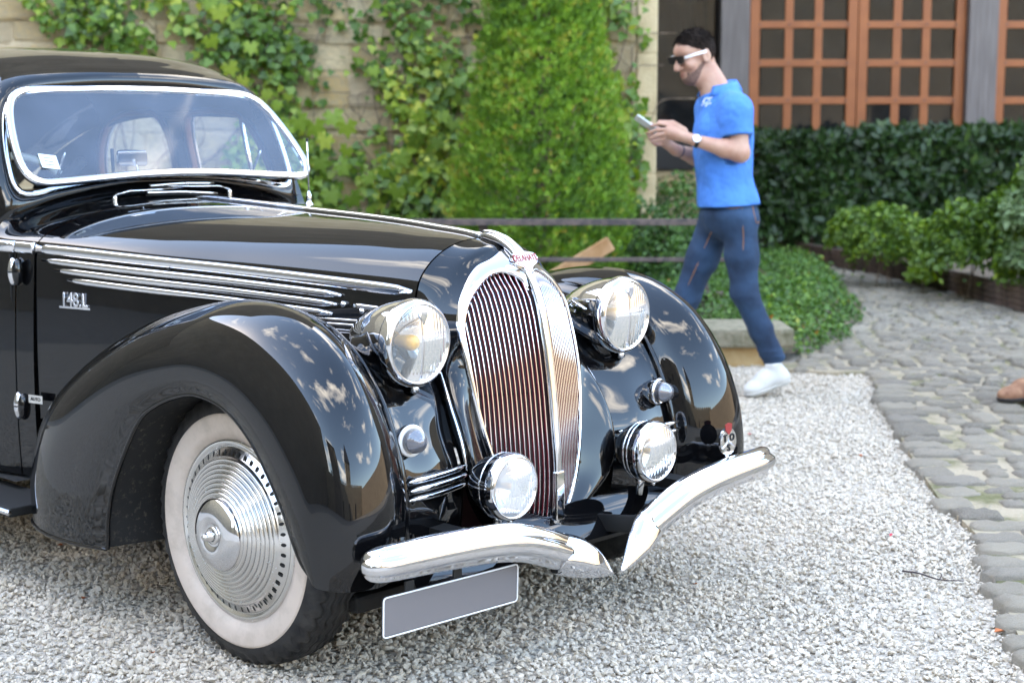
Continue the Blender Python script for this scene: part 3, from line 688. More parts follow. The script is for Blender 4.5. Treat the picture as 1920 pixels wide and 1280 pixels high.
def cabin(s):
    f = lambda P: np.array(P)*[1, s, 1]
    grid('cowl', f(CWL), PAINT, car, flip=s > 0)
    grid('windscreen_surround', f(SUR), PAINT, car, flip=s < 0)
    r = grid('roof', f(RFG), PAINT, car, flip=s < 0)
    R2 = RFG[:, 3:46]*[1, .975, 1]+np.array([-.01, 0, -.028]); grid('headliner', f(R2), HEADLINER, r, flip=s > 0)
    # upper side with two window openings
    polys = [SIDE, WIN1, WIN2]; tri = tessellate_polygon([[Vector((p[0], p[1], 0)) for p in q] for q in polys])
    P2 = np.vstack(polys); V = np.stack([P2[:, 0], side_y(P2[:, 0], P2[:, 1])*s, P2[:, 1]], 1)
    up_ = mesh_obj('upper_side', V, [tuple(t_) for t_ in tri], PAINT, car, smooth=False)
    sol = up_.modifiers.new('thickness', 'SOLIDIFY'); sol.thickness = .03; sol.offset = 0
    for k, Wn in enumerate((WIN1, WIN2)):
        y = side_y(Wn[:, 0], Wn[:, 1]); L3 = np.stack([Wn[:, 0], y*s, Wn[:, 1]], 1)
        fr_ = sweep('window_frame', L3-np.array([0, .016*s, 0]), rrect(.022, .03, .005, 2), WOOD, up_, closed=True, up=(0, 1, 0))
        tri2 = tessellate_polygon([[Vector((p[0], p[1], 0)) for p in Wn]])
        mesh_obj('window_pane', L3, [tuple(t_) for t_ in tri2], GLASS, up_, smooth=False)
        if k == 0:
            sweep('quarter_post', f([(-1.745, float(side_y(-1.745, 1.11)), 1.11), (-1.745, float(side_y(-1.745, 1.47)), 1.47)]), rrect(.014, .018, .004, 2), CHROME, up_, up=(0, 1, 0))
        sweep('window_trim', L3+np.array([0, .017*s, 0]), circle(.006, 6), CHROME, up_, closed=True, up=(0, 1, 0))
    # lower body panels: scuttle side, two doors, tail
    for nm, x0, x1 in (('cowl_side', -1.160, -1.236), ('front_door', -1.242, -2.205), ('rear_door', -2.211, -2.95), ('tail_side', -2.956, -4.36)):
        X = np.linspace(x0, x1, 16); K = []
        top = np.where(X > -1.4, strip_z(X)+.012, np.interp(X, [-4.36, -3.5, -3.4, -1.45, -1.40], [.40, 1.052, 1.058, 1.058, 1.06]))
        for k in np.linspace(0, 1, 14):
            z = top-(top-.31)*k; K.append(np.stack([X, (yb(X)+.004+.022*math.sin(k*math.pi*.75)), np.minimum(z, top)], 1))
        p_ = grid(nm, f(np.stack(K, 1)), PAINT, car, flip=s > 0)
        if nm in ('cowl_side', 'front_door', 'rear_door'):
            P = np.stack([X, yb(X)+.006, np.where(X > -1.4, strip_z(X), 1.046)], 1)
            sweep('belt_moulding', f(P), rrect(.022, .038, .010), CHROME, p_, up=(0, 0, 1))
        if nm == 'front_door':
            for z in (.965, .536):
                y = float(yb(-1.24))+.022
                h = lathe('door_hinge', cr([(-.045, .0), (-.040, .009), (-.02, .016), (0, .018), (.02, .016), (.04, .009), (.045, 0)], 20), CHROME, p_, 'z', 16, f([-1.234, y, z]))
                lathe('hinge_band', [(-.003, .0175), (0, .0195), (.003, .0175)], SLOT, h, 'z', 16)
                lathe('hinge_leaf', cr([(-.043, .0), (-.036, .010), (0, .018), (.036, .010), (.043, 0)], 16), PAINT, h, 'z', 14, (.026, 0, 0))
            box('door_edge', f([-1.262, float(yb(-1.24))+.010 if s > 0 else float(yb(-1.24))+.020, .33]), f([-1.256, float(yb(-1.24))+.020 if s > 0 else float(yb(-1.24))+.010, 1.02]), SLOT, p_)
            tube('door_handle', f([(-2.08, .745, .93), (-2.08, .775, .93), (-2.18, .775, .925)]), .009, CHROME, p_)
    # running board and rear wing
    rb = box('running_board', (-2.85, .66, .245) if s > 0 else (-2.85, -.84, .245), (-.985, .84, .275) if s > 0 else (-.985, -.66, .275), SLOT, car, .006)
    tube('board_trim', f([(-2.85, .842, .262), (-.985, .842, .262)]), .009, CHROME, rb, 8)
    RW = []
    for k, (x, zt) in enumerate(((-2.55, .30), (-2.62, .55), (-2.82, .76), (-3.1, .86), (-3.45, .84), (-3.9, .70), (-4.3, .48), (-4.5, .32))):
        a = np.linspace(0, math.pi/2, 16); w_ = .235 if k else .16
        RW.append(np.stack([0*a+x-.02*np.sin(a), .62+w_*np.sin(a)**.8, .28+(zt-.28)*np.cos(a)**.7], 1))
    RW = np.stack(RW, 0); q2 = np.linspace(0, 7, 50)
    grid('rear_wing', f(np.stack([[interp(q2, np.arange(8), RW[:, j, a]) for j in range(16)] for a in range(3)], -1)), PAINT, car, flip=s < 0)
both(cabin)
grid('floor_pan', np.array([[(x, y, .30) for y in (-.70, .70)] for x in (-1.2, -4.3)]), DARK, car)
grid('engine_tray', np.array([[(x, y, .285) for y in (-.50, .50)] for x in (.36, -1.2)]), DARK, car)
grid('firewall', np.array([[(-1.30, y, z) for y in (-.60, 0, .60)] for z in (.30, .8, 1.05)]), DARK, car)

# ------------------------------------------------------------------ windscreen, swung out at the bottom
TP, BT = np.array([-1.497, 0, 1.543]), np.array([-1.277, 0, 1.268]); wv = (TP-BT)/np.linalg.norm(TP-BT); wn = np.cross([0, 1, 0], wv); wn = wn if wn[0] > 0 else -wn
FO = np.array([(0, -.004), (.15, -.008), (.30, -.019), (.45, -.031), (.525, -.032), (.562, -.012), (.575, .03), (.572, .09), (.556, .18), (.528, .270), (.490, .325), (.42, .352), (.25, .360), (0, .362)])
half = crp(FO, 60); loop = np.vstack([half, (half*[-1, 1])[::-1][1:-1]])
LP3 = BT+np.outer(loop[:, 1], wv)+np.outer(loop[:, 0], [0, 1, 0])
ws = sweep('windscreen', LP3, np.array([(-.0125, -.010), (.0125, -.010), (.0135, .003), (.0095, .008), (0, .0105), (-.0095, .008), (-.0135, .003)]), CHROME, car, closed=True, up=wn)
tri = tessellate_polygon([[Vector((p[0], p[1], 0)) for p in loop]])
mesh_obj('windscreen_pane', LP3+wn*.002, [tuple(t_) for t_ in tri], WSGLASS, ws, smooth=False)
sweep('rubber_seal', LP3-wn*.013, rrect(.016, .008, .002, 2), SLOT, ws, closed=True, up=wn)
SM = basis(BT+wv*.045+np.array([0, -.478, 0])+wn*.005, (0, 1, -.12), wv)
stk = plate2d('sticker', [(-.032, -.028), (.032, -.028), (.032, .028), (-.032, .028)], 0, .001, SM, STICKER, ws)
for k in range(3):
    plate2d('sticker_print', [(-.018, .012-.014*k), (.016, .012-.014*k), (.016, .017-.014*k), (-.018, .017-.014*k)], .001, .0014, SM, PLATEGREY, stk)
RV = np.vstack([INN, (INN*[-1, 1])[::-1][1:-1]]); RV = cr(RV, 140, True)
sweep('windscreen_reveal', np.stack([zpl(RV[:, 1])+.008, RV[:, 0], RV[:, 1]], 1), rrect(.020, .012, .004, 3), CHROME, car, closed=True, up=(.93, 0, .36))
for y in (-.40, .40):
    tube('screen_stay', np.array([(-1.40, y, 1.235), (-1.335, y*1.0, 1.335)]), .005, OLDCHROME, ws, 8)
# wipers
def wiper(p, e, b0, b1):
    w = lathe('wiper', cr([(-.02, .008), (0, .009), (.010, .008), (.016, 0)], 10), OLDCHROME, car, 'z', 14, p)
    p, e = np.array(p), np.array(e)
    mid_ = (p+e)/2+np.array([.006, 0, .012])
    sweep('arm', np.array([p+[0, 0, .014], p*.8+e*.2+[.004, 0, .020], mid_, e])-p, rrect(.010, .005, .002, 2), CHROME, w, [1.2, 1.2, 1, .7], up=(0, 0, 1))
    b0, b1 = np.array(b0), np.array(b1)
    sweep('blade', cr([b0-p, (b0+b1)/2-p+[0, 0, .004], b1-p], 10), rrect(.008, .014, .003, 2), OLDCHROME, w, up=(1, 0, 0))
    sweep('blade_rubber', cr([b0-p+[-.004, 0, -.009], (b0+b1)/2-p+[-.004, 0, -.005], b1-p+[-.004, 0, -.009]], 8), rrect(.004, .010, .001, 2), SLOT, w, up=(1, 0, 0))
wiper((-1.290, -.247, 1.178), (-1.295, .03, 1.209), (-1.290, -.12, 1.196), (-1.285, .165, 1.186))
wiper((-1.290, .223, 1.186), (-1.300, -.03, 1.216), (-1.302, -.10, 1.219), (-1.298, .16, 1.222))
# aerial
an = lathe('aerial', cr([(-.03, .013), (-.012, .015), (-.006, .018), (0, .016), (.008, .010), (.02, .011), (.034, .009), (.046, .004)], 24), CHROME, car, 'z', 20, (-1.182, .498, 1.142))
tube('whip', np.array([(0, 0, .04), (-.002, 0, .13), (-.004, 0, .228)]), .0028, OLDCHROME, an, 8)
lathe('tip', cr([(-.006, 0), (-.003, .005), (.003, .005), (.006, 0)], 8), SLOT, an, 'z', 10, (-.004, 0, .231))
# type script on the hood side and a small maker's plate
SCM = basis((-.985, -.5890, .888), (1, .225, 0), (0, 0, 1))
sp = plate2d('type_script', [(-.066, -.027), (.066, -.027), (.066, -.0205), (-.066, -.0205)], 0, .005, SCM, CHROME, car)
text_mesh('script_lettering', '148.L', .060, .003, CHROME, SCM @ Matrix.Translation((0, -.001, .003)), sp, sx=.86, bevel=.0014)
MPM = basis((-1.135, -.652, .568), (1, .2, 0), (0, 0, 1))
mp_ = plate2d('maker_plate', [(-.032, -.013), (.032, -.013), (.032, .013), (-.032, .013)], 0, .003, MPM, OLDCHROME, car)
text_mesh('maker_lettering', 'AUTO', .016, .0006, DARK, MPM @ Matrix.Translation((0, 0, .0036)), mp_)

# ------------------------------------------------------------------ interior
dash = grid('dashboard', np.array([[(x, y, z-.03*(y/.6)**2) for y in np.linspace(-.60, .60, 13)] for x, z in ((-1.36, 1.195), (-1.44, 1.185), (-1.50, 1.15), (-1.51, 1.0), (-1.48, .85))]), WOOD, car)
t = np.linspace(0, 2*math.pi, 48, endpoint=False); SWM = basis((-1.70, -.335, 1.125), (0, 1, 0), (-.45, 0, .9))
stw = sweep('steering_wheel', [SWM @ Vector((.215*math.cos(a), .215*math.sin(a), 0)) for a in t], circle(.014, 10), CREAM, car, closed=True, up=tuple(SWM.col[2][:3]))
for a in (30, 150, 270):
    tube('spoke', [SWM @ Vector((r*math.cos(R_(a)), r*math.sin(R_(a)), -.02+.02*r/.21)) for r in (.0, .1, .212)], .008, CREAM, stw, 8)
tube('column', [SWM @ Vector((0, 0, 0)), SWM @ Vector((0, 0, .4))], .02, SLOT, stw)
for x, zt in ((-2.15, 1.12), (-2.95, 1.15)):
    st = box('seat', (x-.10, -.60, .45), (x+.05, .60, zt), TAN, car, .05, True)
    box('cushion', (x, -.60, .50), (x+.55, .60, .68), TAN, st, .05, True)
mr = basis((-1.405, -.10, 1.312), (.05, 1, -.03), (-.1, 0, 1))
mi = plate2d('inside_mirror', rrect(.112, .055, .012), -.006, .006, mr, CHROME, car)
tube('mirror_stalk', [mr @ Vector((.005, -.005, .010)), mr @ Vector((.008, -.04, .018)), mr @ Vector((.012, -.085, .03))], .004, CHROME, mi, 8)
tube('grab_post', [(-1.42, -.165, 1.20), (-1.42, -.17, 1.345)], .006, SLOT, dash, 8)
for s in (1, -1):
    X = np.linspace(-1.25, -2.95, 8)
    grid('door_lining', np.stack([np.stack([X, (yb(X)-.03)*s, 0*X+z], 1) for z in (.32, .7, 1.06)], 1), TAN, car, flip=s < 0)
# ================================================================== the courtyard
UD = Matrix(((E1[0], E2[0], 0, CAM[0]), (E1[1], E2[1], 0, CAM[1]), (0, 0, 1, 0), (0, 0, 0, 1)))     # local x: right of the photographer, y: away, z: up
def put(o):
    o.matrix_world = UD @ o.matrix_world if o.parent is None else o.matrix_world
    return o
def ubox(name, lo, hi, m, parent=None, bev=0): 
    o = box(name, lo, hi, m, parent, bev); 
    if parent is None: o.matrix_world = UD
    return o
def inpoly(P, poly):
    x, y = P[:, 0], P[:, 1]; r = np.zeros(len(P), bool); n = len(poly)
    for i in range(n):
        (x1, y1), (x2, y2) = poly[i], poly[(i+1) % n]
        c = ((y1 > y) != (y2 > y)) & (x < (x2-x1)*(y-y1)/(y2-y1+1e-12)+x1); r ^= c
    return r
# ---- materials
GRAVELBED = mat('gravel_bed', (.34, .34, .34), .9)
_v = noise(GRAVELBED, 48, 2, .5, 0, .7, kind='vor')
mixcol(GRAVELBED, noise(GRAVELBED, 60, 3, .6, .3, .7), (.34, .29, .235), (.54, .48, .40)); bump(GRAVELBED, _v, .8, .02)
PEB = mat('gravel_stone', (.5, .5, .5), .8)
_c = ramp(PEB, objrand(PEB), [(0, (0.194, 0.158, 0.119)), (.14, (0.396, 0.352, 0.295)), (.34, (0.528, 0.466, 0.387)), (.50, (0.458, 0.378, 0.273)), (.60, (0.598, 0.528, 0.440)), (.80, (0.370, 0.330, 0.282)), (.92, (0.546, 0.458, 0.334)), (1, (0.651, 0.581, 0.484))], None)
mixcol(PEB, noise(PEB, 1.6, 3, .6, .35, .7, 'Object'), _c, (.40, .38, .36))
for n_ in PEB.node_tree.nodes:
    if n_.type == 'MIX': n_.inputs['B'].default_value = (.56, .49, .40, 1)
COURT = mat('courtyard_gravel', (.42, .38, .32), .95)
mixcol(COURT, noise(COURT, 6, 6, .7), (.22, .20, .175), (.32, .30, .27)); bump(COURT, noise(COURT, 90, 3), .5, .02)
def cobmat(name, src):
    m = mat(name, (.25, .24, .22), .75)
    c = ramp(m, src(m), [(0, (.145, .122, .093)), (.35, (.225, .19, .143)), (.7, (.295, .25, .187)), (1, (.185, .158, .127))], None)
    q = mixcol(m, noise(m, 5, 6, .65, .58, .80), c, (.19, .175, .07), None)
    mixcol(m, noise(m, 34, 8, .75, .46, .72), q, (.40, .35, .275)); bump(m, noise(m, 26, 8, .72), .6, .015); return m
COB = cobmat('cobble_stone', objrand); COB2 = cobmat('outlying_cobble_stone', lambda m: attr(m, 'tone'))
SAND = mat('sandy_joint', (.5, .45, .37), .95)
mixcol(SAND, noise(SAND, 3.2, 6, .65, .46, .62), (.36, .295, .205), (.12, .115, .045)); bump(SAND, noise(SAND, 70, 4), .5, .01)
WALLS = mat('sandstone_block', (.36, .29, .20), .9)
_c = ramp(WALLS, objrand(WALLS), [(0, (.58, .44, .25)), (.3, (.70, .57, .37)), (.55, (.62, .43, .20)), (.8, (.52, .40, .26)), (1, (.66, .47, .22))], None)
mixcol(WALLS, noise(WALLS, 9, 6, .65, .4, .72), _c, (.45, .355, .24)); bump(WALLS, noise(WALLS, 16, 6, .65), .6, .03)
MORTAR = mat('lime_mortar', (.30, .255, .20), .95); bump(MORTAR, noise(MORTAR, 40, 5), .5, .02)
mixcol(MORTAR, noise(MORTAR, 3, 5), (.48, .37, .23), (.62, .50, .34))
def masonry(name, c1, c2, c3, sx=1.6):
    m = mat(name, c1, .95); t = m.node_tree; c = N(t, 'ShaderNodeTexCoord', name='tc')
    b = N(t, 'ShaderNodeTexBrick', i_Scale=1.0); b.inputs['Color1'].default_value = (*c1, 1); b.inputs['Color2'].default_value = (*c2, 1); b.inputs['Mortar'].default_value = (*c3, 1)
    b.inputs['Brick Width'].default_value = .62; b.inputs['Row Height'].default_value = .27; b.inputs['Mortar Size'].default_value = .016; b.inputs['Mortar Smooth'].default_value = .4
    sp = N(t, 'ShaderNodeSeparateXYZ'); cb = N(t, 'ShaderNodeCombineXYZ'); ad = N(t, 'ShaderNodeMath', operation='ADD')
    t.links.new(c.outputs['Object'], sp.inputs[0]); t.links.new(sp.outputs['X'], ad.inputs[0]); t.links.new(sp.outputs['Y'], ad.inputs[1])
    t.links.new(ad.outputs[0], cb.inputs['X']); t.links.new(sp.outputs['Z'], cb.inputs['Y']); t.links.new(cb.outputs[0], b.inputs['Vector'])
    mixcol(m, noise(m, .8, 6, .6, .35, .7), b.outputs['Color'], tuple(np.array(c1)*.62))
    return m
MASON = masonry('castle_masonry', (.25, .205, .155), (.20, .165, .125), (.16, .135, .105))
MASON2 = masonry('pale_masonry', (.36, .30, .215), (.30, .245, .175), (.25, .205, .15))
SLATE = mat('roof_slate', (.035, .038, .045), .5)
PILLAR = mat('dressed_sandstone', (.56, .44, .27), .9)
mixcol(PILLAR, noise(PILLAR, 4, 6, .6), (.60, .47, .29), (.47, .35, .20)); bump(PILLAR, noise(PILLAR, 35, 5), .3, .01)
OAK = mat('weathered_oak', (.15, .125, .115), .85)
_t = OAK.node_tree; _w = N(_t, 'ShaderNodeTexNoise', i_Scale=3.0, i_Detail=6.0); _m = N(_t, 'ShaderNodeMapping'); _m.inputs['Scale'].default_value = (14, 14, .7)
_tc = N(_t, 'ShaderNodeTexCoord', name='tc'); _t.links.new(_tc.outputs['Object'], _m.inputs['Vector']); _t.links.new(_m.outputs['Vector'], _w.inputs['Vector'])
mixcol(OAK, _w.outputs['Fac'], (.075, .06, .055), (.24, .205, .19)); bump(OAK, _w.outputs['Fac'], .4, .01)
PINE = mat('varnished_pine', (.42, .13, .035), .5)
_t = PINE.node_tree; _w = N(_t, 'ShaderNodeTexNoise', i_Scale=4.0, i_Detail=5.0); _tc = N(_t, 'ShaderNodeTexCoord', name='tc'); _t.links.new(_tc.outputs['Object'], _w.inputs['Vector'])
mixcol(PINE, _w.outputs['Fac'], (.20, .050, .009), (.37, .110, .024))
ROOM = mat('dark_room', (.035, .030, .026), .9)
PANE = glass_mat('door_glass', (.50, .50, .48), .85, 1.5, .012)
IRON = mat('rusty_iron', (.075, .055, .05), .7)
mixcol(IRON, noise(IRON, 22, 5), (.05, .04, .04), (.135, .095, .08))
EDGEWOOD = mat('edging_board', (.11, .065, .045), .85); mixcol(EDGEWOOD, noise(EDGEWOOD, 12, 5), (.06, .036, .028), (.17, .105, .075))
PLANK = mat('pale_plank', (.45, .24, .10), .7); mixcol(PLANK, noise(PLANK, 9, 5), (.38, .19, .075), (.52, .30, .15))
PLASTER = mat('ochre_render', (.50, .33, .15), .9); mixcol(PLASTER, noise(PLASTER, 7, 6, .65), (.52, .37, .19), (.40, .24, .095))
COPING = mat('coping_stone', (.33, .28, .18), .9); mixcol(COPING, noise(COPING, 14, 6, .7), (.27, .235, .165), (.13, .12, .07)); bump(COPING, noise(COPING, 30, 5), .5, .01)
SOIL = mat('bed_soil', (.11, .08, .055), .95); mixcol(SOIL, noise(SOIL, 14, 6), (.07, .05, .035), (.24, .18, .12))

# ---- ground sheets
gr = fast_mesh('courtyard_ground', [(-150, -150, -.03), (150, -150, -.03), (150, 150, -.03), (-150, 150, -.03)], [(0, 1, 2, 3)], COURT); tag(gr, kind='structure')
gb = fast_mesh('gravel_surface', [(-9, -7, -.004), (9, -7, -.004), (9, 13.0, -.004), (-9, 13.0, -.004)], [(0, 1, 2, 3)], GRAVELBED); gb.matrix_world = UD; tag(gb, kind='structure')

EDGE = [(1.2, 1.0), (1.30, 2.6), (1.38, 3.95), (1.47, 4.43), (1.61, 5.09), (1.63, 5.71), (1.74, 6.6), (1.95, 7.98), (2.08, 8.74), (1.85, 8.72), (1.60, 8.86)]
FAR = [(1.62, 9.08), (1.76, 9.15), (1.93, 10.19), (2.44, 10.8), (2.79, 12.06), (3.1, 14.74), (3.02, 16.0)]
NEARP = [(3.30, 15.6), (3.54, 14.73), (3.80, 12.83), (3.92, 11.53), (4.3, 9.8), (5.2, 8.2), (7.5, 7.0), (7.5, 1.0)]
PATH = EDGE+FAR+NEARP
bm = bmesh.new(); vs = [bm.verts.new((x, y, .021)) for x, y in PATH]; vb = [bm.verts.new((x, y, -.02)) for x, y in PATH]; bm.faces.new(vs)
for i in range(len(vs)): bm.faces.new((vs[i], vb[i], vb[(i+1) % len(vs)], vs[(i+1) % len(vs)]))
bmesh.ops.recalc_face_normals(bm, faces=bm.faces[:]); me = bpy.data.meshes.new('cobbled_path'); bm.to_mesh(me); bm.free(); me.materials.append(SAND)
path = link(bpy.data.objects.new('cobbled_path', me)); path.matrix_world = UD; tag(path, kind='structure')
# cobbles
def cobble_mesh(seed):
    r = np.random.default_rng(seed); n = 7; V = []; F = []
    ph = r.uniform(0, 6.28, 4); am = r.uniform(.01, .055, 4)
    for i in range(n):
        for j in range(n):
            a, b = -1+2*i/(n-1), -1+2*j/(n-1)
            rr = max(abs(a), abs(b)); th = math.atan2(b, a); p = 8.0
            sc = (abs(math.cos(th))**p+abs(math.sin(th))**p)**(-1/p)*(1+sum(am[k]*math.sin((k+2)*th+ph[k]) for k in range(4)))
            x, y = rr*sc*math.cos(th), rr*sc*math.sin(th)
            V.append((x*.5, y*.5, .5*(1-.30*rr**9)-(.16*r.random())))
    for i in range(n-1):
        for j in range(n-1): F.append((i*n+j, (i+1)*n+j, (i+1)*n+j+1, i*n+j+1))
    ring = [i*n for i in range(n)]+[(n-1)*n+j for j in range(1, n)]+[i*n+n-1 for i in range(n-2, -1, -1)]+[j for j in range(n-2, 0, -1)]
    k0 = len(V)
    for q in ring: V.append((V[q][0]*1.04, V[q][1]*1.04, -.6))
    for i in range(len(ring)): F.append((ring[i], k0+i, k0+(i+1) % len(ring), ring[(i+1) % len(ring)]))
    me = bpy.data.meshes.new('cobble'); me.from_pydata(V, [], F); me.polygons.foreach_set('use_smooth', [True]*len(F)); me.materials.append(COB); me.update()
    return me
CM = [cobble_mesh(40+i) for i in range(9)]
pathp = np.array(PATH); cand = []
d = 1.2; row = 0
while d < 15.6:
    h = random.uniform(.105, .155); u = .9+random.uniform(0, .3)+(row % 2)*.1
    while u < 7.0:
        w = random.uniform(.105, .205)
        cand.append((u+w/2, d+h/2+random.uniform(-.012, .012), w-random.uniform(.026, .046), h-random.uniform(.026, .044))); u += w
    d += h; row += 1
cc = np.array(cand)
def left_u(dd): return np.interp(dd, [1.0, 2.6, 3.95, 4.43, 5.09, 5.71, 6.6, 7.98, 8.74], [1.2, 1.30, 1.38, 1.47, 1.61, 1.63, 1.74, 1.95, 2.08])
keep = inpoly(cc[:, :2], PATH) & ((cc[:, 1] > 8.74) | (cc[:, 0] > left_u(cc[:, 1])+.03))
cc = cc[keep]
# the row along the gravel is set close to its edge
cc = np.array([c for c in cc if not (c[1] < 8.8 and c[0]-c[2]/2 < left_u(c[1])+.13)])
ed = 1.0
while ed < 8.7:
    h = random.uniform(.13, .19); w = random.uniform(.13, .22); uu = float(left_u(ed+h/2))+random.uniform(-.025, .03); cc = np.vstack([cc, [uu+w/2-.02, ed+h/2, w, h-random.uniform(.025, .05)]]); ed += h
vis = (cc[:, 0]-.25 < .337*cc[:, 1]+.05) & (cc[:, 1] > 3.6)
order = np.argsort(np.where(vis, cc[:, 1], 99))
V_, F_, T_ = [], [], []
for k, i in enumerate(order):
    u, dd, w, h = cc[i]; me = CM[random.randrange(9)]; rz = random.uniform(-.10, .10)+random.choice((0, math.pi)); z = .006+random.uniform(-.006, .008)
    Mx = Matrix.Translation((u, dd, z)) @ Matrix.Rotation(rz, 4, 'Z') @ Matrix.Rotation(random.uniform(-.03, .03), 4, 'X') @ Matrix.Diagonal((w, h, .072, 1))
    if k < 300 and vis[i]:
        o = bpy.data.objects.new('cobble', me); link(o, path); o.matrix_local = Mx
    else:
        b0 = len(V_); T_ += [random.random()]*len(me.vertices); V_ += [tuple(Mx @ v.co) for v in me.vertices]; F_ += [tuple(b0+q for q in p.vertices) for p in me.polygons]
if V_:
    o = mesh_obj('outlying_cobbles', V_, F_, COB2, path); o['kind'] = 'stuff'; o.data.attributes.new('tone', 'FLOAT', 'POINT').data.foreach_set('value', T_)
# loose gravel: crushed stones scattered by geometry nodes
def hull(seed, n=13):
    r = np.random.default_rng(seed); P = r.normal(size=(n, 3)); P /= np.linalg.norm(P, axis=1)[:, None]; P *= r.uniform(.75, 1.1, (n, 1))*np.array([1, r.uniform(.65, .95), r.uniform(.5, .75)])
    bm = bmesh.new()
    for p in P: bm.verts.new(p)
    h = bmesh.ops.convex_hull(bm, input=bm.verts[:]); bmesh.ops.delete(bm, geom=[v for v in bm.verts if not v.link_faces], context='VERTS')
    me = bpy.data.meshes.new('crushed_stone'); bm.to_mesh(me); bm.free(); me.materials.append(PEB); return bpy.data.objects.new('crushed_stone', me)
SC = bpy.data.collections.new('crushed_stones')
for i in range(7): SC.objects.link(hull(70+i))
def gravel(name, poly_fn, n, box_, smin, smax, zj, label):
    (u0, u1, d0, d1) = box_; P = np.stack([rng.uniform(u0, u1, n), rng.uniform(d0, d1, n)], 1)
    P = P[poly_fn(P)]; n = len(P)
    me = bpy.data.meshes.new(name); me.vertices.add(n); z = rng.uniform(-.006, zj, n)+.004*np.sin(P[:, 0]*5+1)*np.sin(P[:, 1]*4)
    me.vertices.foreach_set('co', np.stack([P[:, 0], P[:, 1], z], 1).astype(np.float32).ravel())
    a = me.attributes.new('size', 'FLOAT_VECTOR', 'POINT'); s0 = rng.uniform(smin, smax, (n, 1))*np.exp(rng.normal(0, .22, (n, 1))); a.data.foreach_set('vector', (s0*rng.uniform(.8, 1.2, (n, 3))).astype(np.float32).ravel())
    a = me.attributes.new('turn', 'FLOAT_VECTOR', 'POINT'); rt = np.stack([rng.normal(0, .55, n), rng.normal(0, .55, n), rng.uniform(0, 6.28, n)], 1); a.data.foreach_set('vector', rt.astype(np.float32).ravel())
    o = link(bpy.data.objects.new(name, me)); o.matrix_world = UD
    ng = bpy.data.node_groups.new(name, 'GeometryNodeTree'); ng.interface.new_socket('Geometry', in_out='INPUT', socket_type='NodeSocketGeometry'); ng.interface.new_socket('Geometry', in_out='OUTPUT', socket_type='NodeSocketGeometry')
    gi = ng.nodes.new('NodeGroupInput'); go = ng.nodes.new('NodeGroupOutput'); ip = ng.nodes.new('GeometryNodeInstanceOnPoints'); ci = ng.nodes.new('GeometryNodeCollectionInfo')
    ci.inputs['Collection'].default_value = SC; ci.inputs['Separate Children'].default_value = True; ci.inputs['Reset Children'].default_value = True
    ip.inputs['Pick Instance'].default_value = True
    for nm, sk in (('size', 'Scale'), ('turn', 'Rotation')):
        na = ng.nodes.new('GeometryNodeInputNamedAttribute'); na.data_type = 'FLOAT_VECTOR'; na.inputs['Name'].default_value = nm; ng.links.new(na.outputs['Attribute'], ip.inputs[sk])
    ng.links.new(gi.outputs[0], ip.inputs['Points']); ng.links.new(ci.outputs[0], ip.inputs['Instance']); ng.links.new(ip.outputs[0], go.inputs[0])
    md = o.modifiers.new('scatter', 'NODES'); md.node_group = ng
    tag(o, label, 'gravel', kind='stuff'); return o
offpath = lambda P: ~inpoly(P, PATH)
gravel('gravel', lambda P: offpath(P) & (P[:, 0] > -.62*P[:, 1]) & (P[:, 0] < np.where(P[:, 1] < 8.8, 2.1, 1.65)), 210000, (-4.2, 2.1, 2.6, 9.1), .0070, .0108, .008, 'loose pale grey crushed gravel spread round the car')

# ---- ivy-clad stone wall at the back
iw = ubox('stone_wall', (-7.8, 13.005, -.05), (1.05, 13.55, 6.0), MORTAR); tag(iw, 'rough sandstone wall behind the car, half covered by ivy', 'wall')
def block_mesh(seed):
    r = np.random.default_rng(seed); bm = bmesh.new(); bmesh.ops.create_cube(bm, size=1)
    bmesh.ops.bevel(bm, geom=bm.edges[:], offset=.07, segments=1, affect='EDGES')
    for v in bm.verts: v.co += Vector(r.normal(0, .018, 3))
    me = bpy.data.meshes.new('stone'); bm.verts.ensure_lookup_table(); bm.to_mesh(me); bm.free(); me.materials.append(WALLS); return me
BMS = [block_mesh(90+i) for i in range(8)]
z = .05
while z < 3.0:
    h = random.uniform(.17, .30); u = -5.0-random.uniform(0, .3)
    while u < 1.02:
        w = min(random.uniform(.24, .62), 1.04-u+.001)
        if w < .1: break
        o = bpy.data.objects.new('stone', random.choice(BMS)); link(o, iw)
        o.matrix_local = Matrix.Translation((u+w/2, 13.05+random.uniform(-.016, .012), z+h/2+random.uniform(-.018, .018))) @ Matrix.Rotation(random.uniform(-.035, .035), 4, 'Y') @ Matrix.Diagonal((w-.016, .14, h-random.uniform(.006, .03), 1)); u += w
    z += h
pl_ = box('corner_pillar', (1.05, 12.98, -.05), (1.215, 13.5, 6.0), PILLAR); pl_.matrix_world = UD; tag(pl_, 'pale dressed sandstone corner pillar at the end of the ivy wall', 'pillar')
for k in range(9):
    o = box('quoin', (1.047, 12.974, .05+k*.5), (1.218, 13.2, .535+k*.5), PILLAR, pl_, .012)

